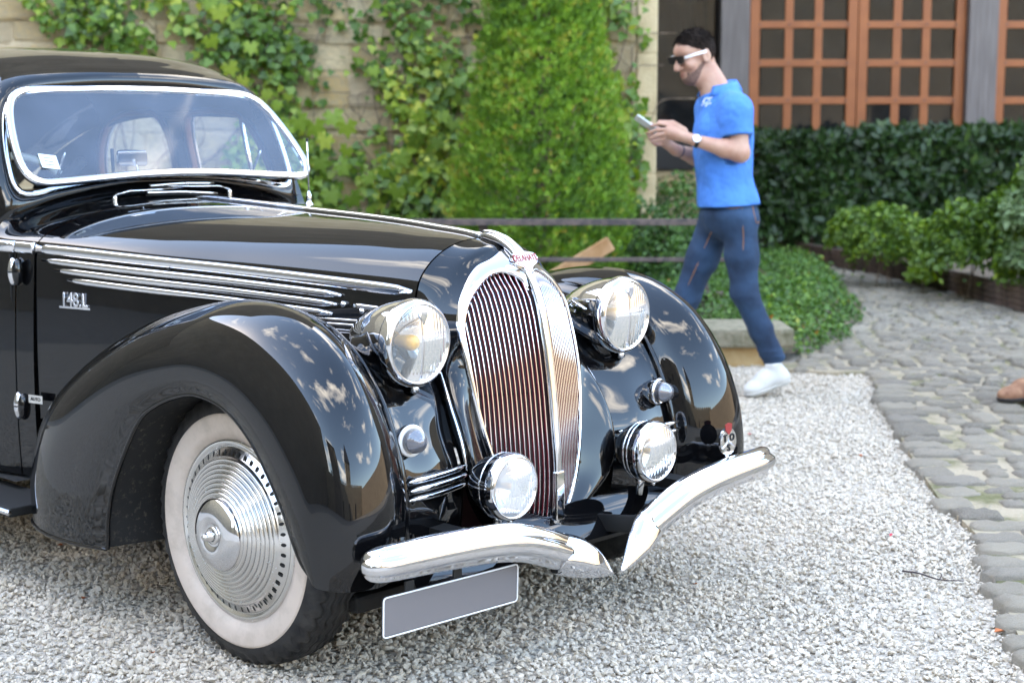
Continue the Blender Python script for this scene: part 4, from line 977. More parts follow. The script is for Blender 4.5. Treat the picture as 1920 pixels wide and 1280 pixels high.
# ---- tall castle building behind, and the glazed timber front
cb_ = ubox('castle_building', (-7.8, 13.6, -.05), (1.19, 24, 13.0), MASON); tag(cb_, 'tall castle range rising behind the ivy wall', 'building')
o = ubox('upper_masonry', (-7.8, 13.1, 6.0), (1.19, 13.6, 13.0), MASON); o.parent = cb_; o.matrix_parent_inverse = UD.inverted()
lwg = ubox('low_wing', (-21.9, 13.7, -.05), (-7.82, 22, 8.0), MASON); tag(lwg, 'lower castle wing at the far left of the court', 'building')
rt = ubox('timber_front_building', (1.2, 18.75, 3.4), (26, 26, 11.0), MASON); tag(rt, 'castle wing above the glazed timber doors', 'building')
def part_box(name, lo, hi, m, parent, bev=0):
    o = box(name, lo, hi, m, parent, bev); return o
def uthing(name, label, cat, group=None):
    e = empty(name); e.matrix_world = UD; tag(e, label, cat, group); return e
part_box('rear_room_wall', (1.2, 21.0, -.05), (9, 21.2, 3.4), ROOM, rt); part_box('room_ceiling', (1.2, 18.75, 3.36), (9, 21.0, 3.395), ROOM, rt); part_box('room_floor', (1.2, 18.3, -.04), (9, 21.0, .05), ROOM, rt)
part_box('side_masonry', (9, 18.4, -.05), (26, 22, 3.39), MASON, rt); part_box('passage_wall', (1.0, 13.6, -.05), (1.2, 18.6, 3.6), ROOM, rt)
part_box('lintel', (1.2, 18.35, 3.15), (9, 18.74, 3.39), OAK, rt)
# low wall and dark window left of the doors
lw = uthing('low_wall', 'low grey stone wall below the dark window, behind the bushes', 'wall')
part_box('wall_body', (1.22, 18.3, -.05), (2.42, 18.6, .95), MORTAR, lw)
for k in range(9):
    part_box('stone', (1.24+.4*(k % 3)-.06*(k//3 % 2), 18.27, .06+.3*(k//3)), (1.60+.4*(k % 3)-.06*(k//3 % 2), 18.4, .33+.3*(k//3)), WALLS, lw, .02)
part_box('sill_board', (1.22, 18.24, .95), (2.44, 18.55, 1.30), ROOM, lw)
dw = uthing('dark_window', 'tall dark window with a hanging banner behind it, left of the timber doors', 'window')
part_box('pane', (1.24, 18.46, 1.30), (2.42, 18.47, 3.15), PANE, dw); part_box('frame', (1.22, 18.42, 1.26), (2.42, 18.5, 1.31), OAK, dw)
bn = uthing('banner', 'dark banner with a yellow tip hanging behind the dark window', 'banner')
YCL = mat('yellow_cloth', (.50, .38, .03), .9); NCL = mat('navy_cloth', (.012, .014, .03), .9); BCL = mat('brown_cloth', (.16, .06, .02), .9)
def cloth(name, pts, m, parent, y0=18.7):
    a, b = np.array(pts[:2], float), np.array(pts[2:], float); k = np.linspace(0, 1, 18)
    G = np.array([[(*(x_ := (a[0]+(a[1]-a[0])*q)*(1-t)+(b[0]+(b[1]-b[0])*q)*t)[:1], y0+.05*math.sin(q*11+1)+.03*math.sin(q*23), x_[1]) for q in k] for t in np.linspace(0, 1, 6)])
    return grid(name, G, m, parent)
cloth('banner_cloth', [(1.85, 3.2), (2.45, 3.2), (2.05, 2.2), (2.45, 1.6)], NCL, bn, 18.75); cloth('brown_stripe', [(2.1, 2.9), (2.45, 3.0), (2.2, 2.3), (2.45, 2.2)], BCL, bn, 18.71)
cloth('yellow_panel', [(1.38, 2.30), (1.44, 2.30), (1.30, 1.72), (1.62, 1.72)], YCL, bn, 18.66)
# timber posts and lattice doors
def post(u0, u1, label):
    t = uthing('timber_post', label, 'post', 'timber posts of the front')
    part_box('shaft', (u0, 18.15, 1.46), (u1, 18.5, 3.15), OAK, t, .02); part_box('stone_foot', (u0-.03, 18.12, -.05), (u1+.03, 18.55, 1.455), PILLAR, t, .02); return t
post(2.44, 2.78, 'grey weathered oak post beside the dark window'); post(5.34, 5.69, 'grey weathered oak post on a pale stone foot, right of the double door')
def lattice_door(u0, u1, label):
    t = uthing('lattice_door', label, 'door', 'glazed lattice doors'); z0, z1 = 1.16, 3.14
    y0, y1 = 18.26, 18.34; w = .115
    part_box('stile', (u0, y0, z0), (u0+w, y1, z1), PINE, t, .006); part_box('stile', (u1-w, y0, z0), (u1, y1, z1), PINE, t, .006)
    part_box('bottom_rail', (u0+w, y0+.003, z0-.05), (u1-w, y1-.003, z0+.17), PINE, t, .006)
    zs_ = [1.33, 1.765, 2.20, 2.645, 3.09]; n = 3; iw_ = (u1-u0-2*w); us = [u0+w+iw_*k/n for k in range(n+1)]
    for zz in zs_[1:]: part_box('rail', (u0+w, y0+.008, zz-.045), (u1-w, y1-.008, zz+.04), PINE, t, .005)
    for uu in us[1:-1]: part_box('mullion', (uu-.048, y0+.014, z0+.12), (uu+.048, y1-.014, z1), PINE, t, .005)
    for a, b in zip(us[:-1], us[1:]):
        for c, e in zip(zs_[:-1], zs_[1:]): part_box('pane', (a+.02, 18.298, c), (b-.02, 18.303, e), PANE, t)
    for uu in us:
        for zz in zs_:
            q = min(max(uu, u0+.06), u1-.06); part_box('peg', (q-.010, y0-.006, zz-.010), (q+.010, y0+.002, zz+.010), IRON, t)
    return t
lattice_door(2.80, 4.065, 'left leaf of the orange lattice double door'); lattice_door(4.075, 5.335, 'right leaf of the orange lattice double door'); lattice_door(5.70, 6.95, 'orange lattice door right of the second oak post')

# ---- railing, low stone ledge, leaning board
rl = uthing('iron_railing', 'dark rusty flat-bar railing in front of the conifer', 'railing')
for z, u1 in ((.785, 1.37), (.535, 1.55), (.30, 1.48)):
    part_box('rail', (-3.6, 10.47, z-.022), (u1, 10.52, z+.022 if z > .6 else z+.006), IRON, rl, .004)
for u in (-3.2, -1.7, -.2, 1.33): part_box('post', (u-.03, 10.525, -.02), (u+.03, 10.575, .76), IRON, rl, .004)
lg = uthing('stone_ledge', 'low ochre ledge with a mossy coping stone behind the man\'s legs', 'ledge')
part_box('rendered_base', (-2.5, 9.10, -.03), (1.60, 9.5, .115), PLASTER, lg, .008)
for k in range(5): part_box('coping', (1.69-.86*(k+1)+.006, 9.04, .117), (1.69-.86*k, 9.56, .232), COPING, lg, .02)
bo = box('leaning_board', (-.62, -.02, -.055), (.62, .02, .055), PLANK, None, .012); bo.matrix_world = UD @ Matrix.Translation((.175, 10.85, .295)) @ Matrix.Rotation(R_(-31), 4, 'Y'); tag(bo, 'pale brown wooden board leaning behind the railing under the conifer', 'board')
# ---- bed edging of stacked boards
eg = uthing('timber_edging', 'stacked dark boards edging the planted bed along the cobbles', 'edging')
EP = [(2.9, 17.2), (3.28, 15.55), (3.52, 14.70), (3.79, 12.80), (3.92, 11.50), (4.3, 9.8)]
for (a, b) in zip(EP[:-1], EP[1:]):
    for k in range(4):
        a_ = np.array(a); b_ = np.array(b); L = np.linalg.norm(b_-a_); o = box('board', (0, -.018-.004*k, 0), (L-.012, .018, .044), EDGEWOOD, eg, .004)
        o.matrix_local = Matrix.Translation((a_[0]+.03, a_[1], .03+.048*k)) @ Matrix.Rotation(math.atan2(b_[1]-a_[1], b_[0]-a_[0]), 4, 'Z')
def soil(name, poly, z):
    o = mesh_obj(name, [(x, y, z) for x, y in poly], [tuple(range(len(poly)))], SOIL, None, False); o.matrix_world = UD; tag(o, kind='structure'); return o
soil('bed_soil', [(3.06, 17.2), (3.36, 15.55), (3.60, 14.70), (3.87, 12.80), (4.0, 11.50), (4.38, 9.8), (9, 8.6), (9, 18.2), (2.5, 18.2)], .16)
soil('ledge_bed', [(-8, 9.3), (1.60, 9.3), (1.74, 9.3), (1.93, 10.2), (2.44, 10.8), (2.79, 12.06), (3.1, 14.74), (3.02, 16.0), (2.9, 18.2), (1.2, 18.2), (1.2, 13.0), (-8, 13.0)], .05)

# ---- the rest of the castle court, lit by the sun behind the photographer
def sbox(name, lo, hi, m, label, cat): o = ubox(name, lo, hi, m); tag(o, label, cat); return o
cw = sbox('curtain_wall', (-21.9, -25, -.05), (26, -23.5, 6.5), MASON2, 'sunlit pale curtain wall across the court, mirrored in the car', 'wall')
for k in range(26): part_box('merlon', (-15.6+1.6*k, -24.4, 6.5), (-14.7+1.6*k, -23.55, 7.2), MASON2, cw)
for u in (-9, -4, 6, 14): part_box('arch_opening', (u, -23.5, 0), (u+1.5, -23.46, 2.6), ROOM, cw)
def tower(name, u, dd, w, h, rh, m, label):
    t = uthing(name, label, 'tower'); part_box('shaft', (u-w/2, dd-w/2, -.05), (u+w/2, dd+w/2, h), m, t)
    for z in (h*.35, h*.62, h*.85):
        for q in (-.22, .22): part_box('window', (u+q*w-.3, dd+w/2+.001, z), (u+q*w+.3, dd+w/2+.04, z+1.2), ROOM, t)
    e = w/2+.3; V = [(u-e, dd-e, h), (u+e, dd-e, h), (u+e, dd+e, h), (u-e, dd+e, h), (u, dd, h+rh)]
    mesh_obj('roof', V, [(0, 1, 4), (1, 2, 4), (2, 3, 4), (3, 0, 4), (3, 2, 1, 0)], SLATE, t, False); return t
tower('gate_tower', 7.5, -27, 5, 13.5, 6, MASON2, 'square gate tower with a steep slate roof, mirrored in the wing')
tower('round_keep', -9.5, -27, 8, 13, 2.0, MASON, 'broad keep with a shallow slate roof, mirrored in the wing')
sbox('west_range', (-30, -30, -.05), (-22, 30.0, 19.5), MASON, 'long shaded castle range on the left of the court', 'building')
sbox('east_range', (24, -23.4, -.05), (30, 18.3, 6.0), MASON, 'pale castle range closing the court on the right', 'building')
# ================================================================== planting
def leafmat(name, stops, rough=.5, trans=.25, spec=.5):
    m = mat(name, stops[0][1], rough); b = bsdf(m); b.inputs['Specular IOR Level'].default_value = spec
    c = ramp(m, attr(m, 'tone'), stops, 'Base Color')
    t = m.node_tree; tr = N(t, 'ShaderNodeBsdfTranslucent'); mxs = N(t, 'ShaderNodeMixShader'); mxs.inputs['Fac'].default_value = trans
    hs_ = N(t, 'ShaderNodeHueSaturation', i_Saturation=1.15, i_Value=1.5); t.links.new(c, hs_.inputs['Color']); t.links.new(hs_.outputs['Color'], tr.inputs['Color'])
    o = [n for n in t.nodes if n.type == 'OUTPUT_MATERIAL'][0]
    t.links.new(b.outputs['BSDF'], mxs.inputs[1]); t.links.new(tr.outputs['BSDF'], mxs.inputs[2]); t.links.new(mxs.outputs['Shader'], o.inputs['Surface'])
    return m
T_LEAF = (np.array([(0, 0, 0), (-.24, .42, .06), (0, 1, -.10), (0, .45, -.02), (.24, .42, .06)]), np.array([(0, 3, 2, 1), (0, 4, 2, 3)]))
T_OVAL = (np.array([(0, 0, 0), (-.36, .35, .05), (0, 1, -.05), (0, .45, -.03), (.36, .35, .05)]), np.array([(0, 3, 2, 1), (0, 4, 2, 3)]))
T_SPRAY = (np.array([(-.05, 0, 0), (.05, 0, 0), (.08, .6, .02), (0, 1, -.04), (-.04, .1, 0), (-.30, .55, .05), (-.34, .85, .0), (-.16, .6, 0), (.04, .1, 0), (.16, .6, 0), (.34, .85, 0), (.30, .55, .05)]),
           np.array([(0, 1, 2, 3), (4, 7, 6, 5), (8, 11, 10, 9)]))
T_IVY = (np.array([(0, 0, 0), (-.30, -.06, .0), (-.52, .30, .06), (-.30, .48, .0), (0, 1.0, -.12), (.30, .48, 0), (.52, .30, .06), (.30, -.06, 0), (0, .40, -.06)]),
         np.array([(0, 8, 2, 1), (8, 4, 3, 2), (8, 6, 5, 4), (0, 7, 6, 8)]))
def orient(nrm, r, roll=None, droop=0.0, lean=.5):
    """frames for leaves: local z ~ nrm (jittered by lean), local y a random direction in the leaf plane bent down by droop"""
    n = len(nrm); z = nrm+r.normal(0, lean, (n, 3)); z /= np.linalg.norm(z, axis=1)[:, None]
    y = r.normal(0, 1, (n, 3)); y[:, 2] -= droop; y -= z*(y*z).sum(1)[:, None]; y /= np.linalg.norm(y, axis=1)[:, None]
    return np.stack([np.cross(y, z), y, z], 2)
def leaves(name, P, Rm, size, tmpl, m, parent, tone, seed=0):
    V, F = tmpl; n = len(P); W_ = np.einsum('nij,kj->nki', Rm, V)*np.asarray(size).reshape(-1, 1, 1)+P[:, None]
    Fx = (F[None]+np.arange(n)[:, None, None]*len(V)).reshape(-1, 4)
    return fast_mesh(name, W_.reshape(-1, 3), Fx, m, parent, attrs={'tone': np.repeat(tone, len(V))})
def vnoise(P, f, seed=0):
    r = np.random.default_rng(seed); v = np.zeros(len(P))
    for k in range(5):
        a = r.normal(0, f*(1.5**k), 3); v += np.sin(P@a+r.uniform(0, 6.28))/(1.35**k)
    return v/2.6
M_IVY = leafmat('ivy_leaf', [(0, (0.039, 0.088, 0.010)), (.40, (0.096, 0.187, 0.021)), (.75, (0.236, 0.312, 0.030)), (1, (0.473, 0.474, 0.052))], .45, .25)
M_VINE = leafmat('vine_leaf', [(0, (0.118, 0.198, 0.023)), (.6, (0.224, 0.333, 0.039)), (1, (0.354, 0.416, 0.062))], .55, .35)
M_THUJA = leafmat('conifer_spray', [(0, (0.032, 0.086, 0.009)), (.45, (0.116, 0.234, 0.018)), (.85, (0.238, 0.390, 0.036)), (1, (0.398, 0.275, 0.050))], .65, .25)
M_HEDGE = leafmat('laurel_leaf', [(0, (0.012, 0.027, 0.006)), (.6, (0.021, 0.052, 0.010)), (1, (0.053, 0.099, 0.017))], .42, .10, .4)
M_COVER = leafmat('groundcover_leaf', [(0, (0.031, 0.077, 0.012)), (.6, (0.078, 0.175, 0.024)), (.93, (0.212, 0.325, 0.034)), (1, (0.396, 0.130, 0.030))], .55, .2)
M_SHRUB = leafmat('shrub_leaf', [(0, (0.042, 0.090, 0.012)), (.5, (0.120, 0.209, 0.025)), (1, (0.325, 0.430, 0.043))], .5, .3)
M_SILVER = leafmat('grey_leaf', [(0, (.09, .15, .06)), (1, (.20, .28, .12))], .5, .25)
STEM = mat('woody_stem', (.13, .085, .055), .85); mixcol(STEM, noise(STEM, 20, 4), (.09, .055, .035), (.24, .17, .12))
def uplant(name, label, cat='plant', group=None): return uthing(name, label, cat, group)

# ---- climbing ivy on the wall: stems, small leaves, large pale vine leaves
ivy = uplant('climbing_ivy', 'ivy and vine climbing over the rough stone wall behind the car', 'climber')
r = np.random.default_rng(5)
for k in range(46):
    u0 = r.uniform(-4.0, 1.0); P = [(u0, 12.93, .1)]; u = u0; z = .1
    for j in range(r.integers(5, 11)):
        u += r.normal(0, .17); z += r.uniform(.1, .42); P.append((min(u, 1.0), 12.90+r.uniform(-.05, .05), z))
    tube('stem', cr(P, 26), r.uniform(.006, .014), STEM, ivy, 6, np.linspace(1, .5, 26))
n = 24000; P = np.stack([r.uniform(-4.6, 1.12, n), np.full(n, 12.93), r.uniform(.0, 3.3, n)], 1)
dens = vnoise(P*[1, 0, 1], 2.3, 3)+.55*vnoise(P*[1, 0, 1], 6, 8)
edge = np.clip((P[:, 0]+3.95)*1.2, -1.6, .35)
low = np.clip((1.5-P[:, 2])*.55, -.15, .8)*(P[:, 0] > -2.2)
bare = np.clip((-2.15-P[:, 0])*1.6, 0, 1)*np.clip((2.05-P[:, 2])*3, 0, 1)*2
k_ = dens+edge+low-bare+r.normal(0, .34, n) > .34
P = P[k_]; n = len(P); P[:, 1] += r.uniform(-.16, .04, n)-.08*np.clip(dens[k_], 0, 1)
nr = np.tile([0, -1, .35], (n, 1)).astype(float)
leaves('ivy_leaves', P, orient(nr, r, droop=1.2, lean=.42), r.uniform(.04, .10, n), T_IVY, M_IVY, ivy, np.clip(.42+.34*vnoise(P, 1.6, 4)+r.normal(0, .22, n), 0, 1))['kind'] = 'stuff'
# dry tangled twigs
for k in range(150):
    u, z = r.uniform(-3.0, 1.0), r.uniform(.6, 2.8); a = r.uniform(-1, 1); L = r.uniform(.2, .6)
    tube('twig', cr([(u, 12.9, z), (u+L*.4*math.sin(a*2), 12.86, z+L*.4), (u+L*math.sin(a), 12.9, z+L*.7), (u+L*1.2*math.sin(a+.6), 12.92, z+L*.75)], 12), .004, STEM, ivy, 5)
def vine_leaf(P, size, tone, tilt, turn):
    n = 11; ang = np.linspace(-math.pi*.86, math.pi*.86, 23); rad = np.array([.42, .55, .46, .62, .74, .58, .50, .72, .84, .62, .66, 1.0, .66, .62, .84, .72, .50, .58, .74, .62, .46, .55, .42])
    V = [(0, 0, 0)]+[(q*math.sin(a), q*math.cos(a), -.16*q*q+.05*math.cos(a*6)) for a, q in zip(ang, rad)]
    F = [(0, i+1, i+2) for i in range(22)]
    me = bpy.data.meshes.new('vine_leaf'); me.from_pydata(V, [], F); me.polygons.foreach_set('use_smooth', [True]*22)
    at = me.attributes.new('tone', 'FLOAT', 'POINT'); at.data.foreach_set('value', [tone]*len(V)); me.materials.append(M_VINE)
    o = bpy.data.objects.new('vine_leaf', me); link(o, ivy); o.matrix_local = Matrix.Translation(P) @ Matrix.Rotation(turn*.5, 4, 'Z') @ Matrix.Rotation(R_(90)+tilt, 4, 'X') @ Matrix.Rotation(math.pi+turn, 4, 'Z') @ Matrix.Diagonal((size, size, size, 1))
    return o
def wpx(px, py, dd=12.75):
    v = E1*(px-960)/FPX+UPV*(640-py)/FPX+FWD; t = dd/(v@E2); return (t*(px-960)/FPX, dd, CAM[2]+t*v[2])     # where a leaf of the photograph hangs on the wall
for (px, py, s_, tn) in [(410, 20, .12, .7), (440, 35, .12, .6), (395, 75, .11, .8), (470, 85, .10, .6), (430, 125, .11, .8), (455, 150, .09, .9), (560, 225, .13, .5), (590, 235, .14, .4), (625, 215, .13, .7), (650, 235, .13, .8), (610, 260, .12, .9), (575, 270, .11, .3), (540, 240, .10, .5),
                         (785, 215, .11, .3), (830, 215, .10, .6), (780, 260, .12, .1), (750, 290, .12, .2), (800, 300, .11, .1), (820, 310, .11, .3), (770, 345, .13, .1), (745, 355, .12, .1), (600, 300, .13, .2), (640, 310, .12, .3), (620, 360, .14, .1), (660, 370, .13, .2), (590, 340, .11, .3), (700, 130, .08, .5), (735, 200, .09, .4),
                         (500, 175, .08, .8), (520, 195, .08, .6), (540, 180, .07, .9), (395, 5, .10, .5), (1035, 310, .08, .4), (690, 330, .10, .2), (720, 320, .09, .3), (650, 280, .10, .6), (820, 265, .09, .2), (850, 230, .09, .4)]:
    vine_leaf(wpx(px, py, 12.72+r.uniform(-.06, .06)), s_, np.clip(tn+r.normal(0, .12), 0, 1), r.uniform(-.25, .45), r.uniform(-.7, .7))

# ---- conifer
th = uplant('conifer_tree', 'bright green columnar conifer growing behind the railing', 'tree'); CU, CD = .235, 11.75
tube('trunk', [(CU, CD, 0), (CU+.02, CD, 1.5), (CU, CD, 3.0), (CU, CD, 4.3)], .07, STEM, th, 10, [1, .8, .45, .1])
r = np.random.default_rng(21)
for k in range(70):
    z = r.uniform(.15, 3.9); a = r.uniform(0, 6.28); R0 = float(interp(z, [0, .7, 1.58, 2.36, 3.4, 4.4], [.62, .76, .60, .48, .30, .02]))
    tube('limb', [(CU, CD, z-.1), (CU+.5*R0*math.cos(a), CD+.5*R0*math.sin(a), z+.05), (CU+.85*R0*math.cos(a), CD+.85*R0*math.sin(a), z+.28)], .012, STEM, th, 5, [1, .7, .3])
n = 64000; z = r.uniform(.02, 4.35, n)**1.0; a = r.uniform(0, 2*math.pi, n)
R0 = interp(z, [0, .7, 1.58, 2.36, 3.4, 4.4], [.55, .68, .555, .44, .27, .02])
dirn = np.stack([np.cos(a), np.sin(a), 0*a], 1); S0 = np.stack([CU+R0*np.cos(a), CD+R0*np.sin(a), z], 1)
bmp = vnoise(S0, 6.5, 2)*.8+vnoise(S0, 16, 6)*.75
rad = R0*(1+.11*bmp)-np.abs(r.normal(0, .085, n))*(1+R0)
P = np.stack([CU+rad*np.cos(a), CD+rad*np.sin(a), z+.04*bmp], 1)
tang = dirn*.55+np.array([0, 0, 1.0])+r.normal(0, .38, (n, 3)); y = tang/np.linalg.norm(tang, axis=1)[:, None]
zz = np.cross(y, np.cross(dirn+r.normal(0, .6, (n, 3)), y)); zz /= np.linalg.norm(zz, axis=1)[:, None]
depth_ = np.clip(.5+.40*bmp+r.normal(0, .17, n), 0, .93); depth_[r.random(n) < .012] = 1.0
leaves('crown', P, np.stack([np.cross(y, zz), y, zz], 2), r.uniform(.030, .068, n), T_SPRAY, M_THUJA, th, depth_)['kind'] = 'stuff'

# ---- hedge and shrubs
def mass(name, label, cat, ell, n, size, tmpl, m, seed, droop=.3, lean=.7, shell=.75, box_=None, tonebias=.4, stems=10, up=.5):
    """foliage filling a set of ellipsoids (u,d,z,ru,rd,rz) or a box"""
    t = uplant(name, label, cat); r = np.random.default_rng(seed)
    if box_ is not None:
        (u0, u1, d0, d1, z0, z1) = box_; P = np.stack([r.uniform(u0, u1, n), r.uniform(d0, d1, n), z0+(z1-z0)*r.random(n)**.75], 1)
        top = r.random(n) < .30; P[top, 2] = z1; fr_ = (~top) & (r.random(n) < .75); P[fr_, 1] = d0
        b = vnoise(P, 3.5, seed)*.10+vnoise(P, 9, seed+1)*.06; nr = np.zeros((n, 3)); nr[:, 1] = -1; nr[:, 2] = .35; nr[top] = (0, -.3, 1)
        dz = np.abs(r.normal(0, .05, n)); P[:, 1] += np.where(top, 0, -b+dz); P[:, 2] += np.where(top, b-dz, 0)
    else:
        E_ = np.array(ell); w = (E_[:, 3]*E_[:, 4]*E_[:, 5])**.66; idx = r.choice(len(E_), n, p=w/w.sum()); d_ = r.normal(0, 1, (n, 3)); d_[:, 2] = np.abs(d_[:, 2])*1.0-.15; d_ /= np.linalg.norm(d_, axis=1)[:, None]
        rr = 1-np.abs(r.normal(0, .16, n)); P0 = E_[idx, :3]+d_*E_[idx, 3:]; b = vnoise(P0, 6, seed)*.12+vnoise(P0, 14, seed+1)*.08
        P = E_[idx, :3]+d_*E_[idx, 3:]*(rr+b)[:, None]; nr = d_+np.array([0, -.2, up]); P[:, 2] = np.maximum(P[:, 2], .03)
        for k in range(stems):
            e = E_[r.integers(len(E_))]; q = e[:3]+np.array([r.uniform(-.7, .7)*e[3], r.uniform(-.7, .7)*e[4], e[5]*r.uniform(.4, .9)])
            tube('stem', cr([(e[0]+r.normal(0, .05), e[1]+r.normal(0, .05), max(.0, e[2]-e[5])), (e[:3]+q)/2+r.normal(0, .03, 3), q], 8), .006, STEM, t, 5)
    nr /= np.linalg.norm(nr, axis=1)[:, None]
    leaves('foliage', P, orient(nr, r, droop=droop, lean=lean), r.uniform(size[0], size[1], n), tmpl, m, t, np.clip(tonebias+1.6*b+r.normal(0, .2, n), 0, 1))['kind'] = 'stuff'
    return t
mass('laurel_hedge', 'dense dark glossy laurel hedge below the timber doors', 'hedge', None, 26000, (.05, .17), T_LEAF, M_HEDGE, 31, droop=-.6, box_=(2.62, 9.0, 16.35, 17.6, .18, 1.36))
mass('ground_cover', 'low mounded green ground cover spilling over the cobble edge behind the man', 'ground cover',
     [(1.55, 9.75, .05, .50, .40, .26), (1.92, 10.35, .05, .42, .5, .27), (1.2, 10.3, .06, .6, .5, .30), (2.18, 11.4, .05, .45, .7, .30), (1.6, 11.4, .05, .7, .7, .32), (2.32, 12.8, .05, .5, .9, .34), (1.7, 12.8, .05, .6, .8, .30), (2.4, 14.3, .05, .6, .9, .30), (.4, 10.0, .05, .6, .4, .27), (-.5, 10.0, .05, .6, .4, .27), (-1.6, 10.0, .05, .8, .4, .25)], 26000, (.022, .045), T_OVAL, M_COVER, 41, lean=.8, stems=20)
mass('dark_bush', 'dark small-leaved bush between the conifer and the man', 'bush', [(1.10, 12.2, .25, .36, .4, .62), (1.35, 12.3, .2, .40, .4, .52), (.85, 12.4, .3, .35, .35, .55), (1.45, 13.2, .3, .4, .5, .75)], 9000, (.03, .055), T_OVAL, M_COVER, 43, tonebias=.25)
mass('wall_foot_bush', 'dark leafy growth at the foot of the ivy wall left of the conifer', 'bush', [(-.8, 12.6, .2, .5, .3, .45), (-1.6, 12.6, .2, .6, .3, .5), (-2.4, 12.6, .2, .6, .3, .45)], 6000, (.05, .09), T_OVAL, M_IVY, 44, tonebias=.2)
mass('feathery_shrub', 'small loose green shrub in front of the hedge by the board edging', 'shrub', [(3.32, 13.5, .36, .36, .3, .40), (3.60, 13.4, .32, .28, .25, .30), (3.12, 13.9, .42, .26, .25, .30)], 6500, (.035, .065), T_OVAL, M_SHRUB, 45, lean=.9)
mass('leafy_shrub', 'wide leafy green shrub at the right edge above the board edging', 'shrub', [(3.78, 12.5, .38, .46, .4, .44), (4.15, 12.3, .50, .46, .4, .52), (4.10, 11.9, .30, .32, .3, .34), (4.45, 12.3, .7, .45, .4, .70)], 12000, (.04, .075), T_OVAL, M_SHRUB, 46, lean=.9, tonebias=.3)
mass('pale_rose_shrub', 'tall pale-leaved shrub leaning in at the right edge of the bed', 'shrub', [(4.00, 11.65, .72, .26, .25, .30), (4.12, 11.6, 1.08, .24, .22, .28), (3.92, 11.5, .42, .18, .2, .18)], 3000, (.05, .085), T_OVAL, M_SILVER, 47, lean=.9, tonebias=.5)
lime = mass('lime_sprig', 'bright lime-green sprig growing out beside the board edging', 'plant', [(3.58, 13.1, .26, .13, .12, .12), (3.50, 13.0, .16, .10, .1, .09)], 320, (.06, .09), T_OVAL, M_VINE, 48, tonebias=.4, stems=4)
# ---- bits on the gravel
DRY = mat('dry_leaf', (.38, .10, .02), .6); TWIG = mat('dry_twig', (.05, .035, .035), .8)
def dry_leaf(u, d_, s_, label, red=False):
    V = np.array([(0, 0, 0), (-.35, .4, .22), (0, 1, .10), (0, .45, .0), (.35, .4, .25), (-.2, .75, .2), (.2, .75, .2)])*s_
    o = mesh_obj('fallen_leaf', V, [(0, 3, 1), (3, 5, 1), (3, 2, 5), (3, 6, 2), (3, 4, 6), (0, 4, 3)], DRY if not red else mat('red_petal', (.5, .02, .05), .6), None)
    o.matrix_world = UD @ Matrix.Translation((u, d_, .016)) @ Matrix.Rotation(random.uniform(0, 6), 4, 'Z') @ Matrix.Rotation(random.uniform(-.2, .3), 4, 'X'); tag(o, label, 'leaf', 'fallen leaves on the gravel'); return o
for (u, d_, s_, lb, rd) in ((-.78, 4.02, .030, 'curled orange leaf beside the front tyre', 0), (-1.28, 4.44, .028, 'small brown leaf on the gravel left of the wheel', 0), (-1.52, 5.03, .024, 'orange leaf in the shade behind the wheel', 0),
                            (1.35, 4.12, .040, 'rust-red leaf by the cobble edge at the right', 0), (1.51, 6.45, .026, 'orange leaf on the bright gravel near the man', 0), (1.31, 5.14, .018, 'tiny red petal on the gravel beside the cobbles', 1), (1.11, 6.94, .020, 'tiny red petal just past the bumper end', 1), (-.97, 3.95, .022, 'brown leaf at the bottom edge left of the tyre', 0), (.56, 4.58, .020, 'brown leaf below the bumper tips', 0)):
    dry_leaf(u, d_, s_, lb, rd)
tw = tube('twig', cr([(1.24, 4.70, .022), (1.28, 4.655, .028), (1.33, 4.60, .024), (1.40, 4.58, .026)], 16), .0035, TWIG, None, 6, np.linspace(1, .5, 16)); tw.matrix_world = UD; tag(tw, 'thin dark twig lying on the gravel near the cobbles', 'twig')
o = tube('side_shoot', cr([(1.33, 4.60, .024), (1.345, 4.63, .03), (1.35, 4.66, .026)], 8), .002, TWIG, tw, 5)
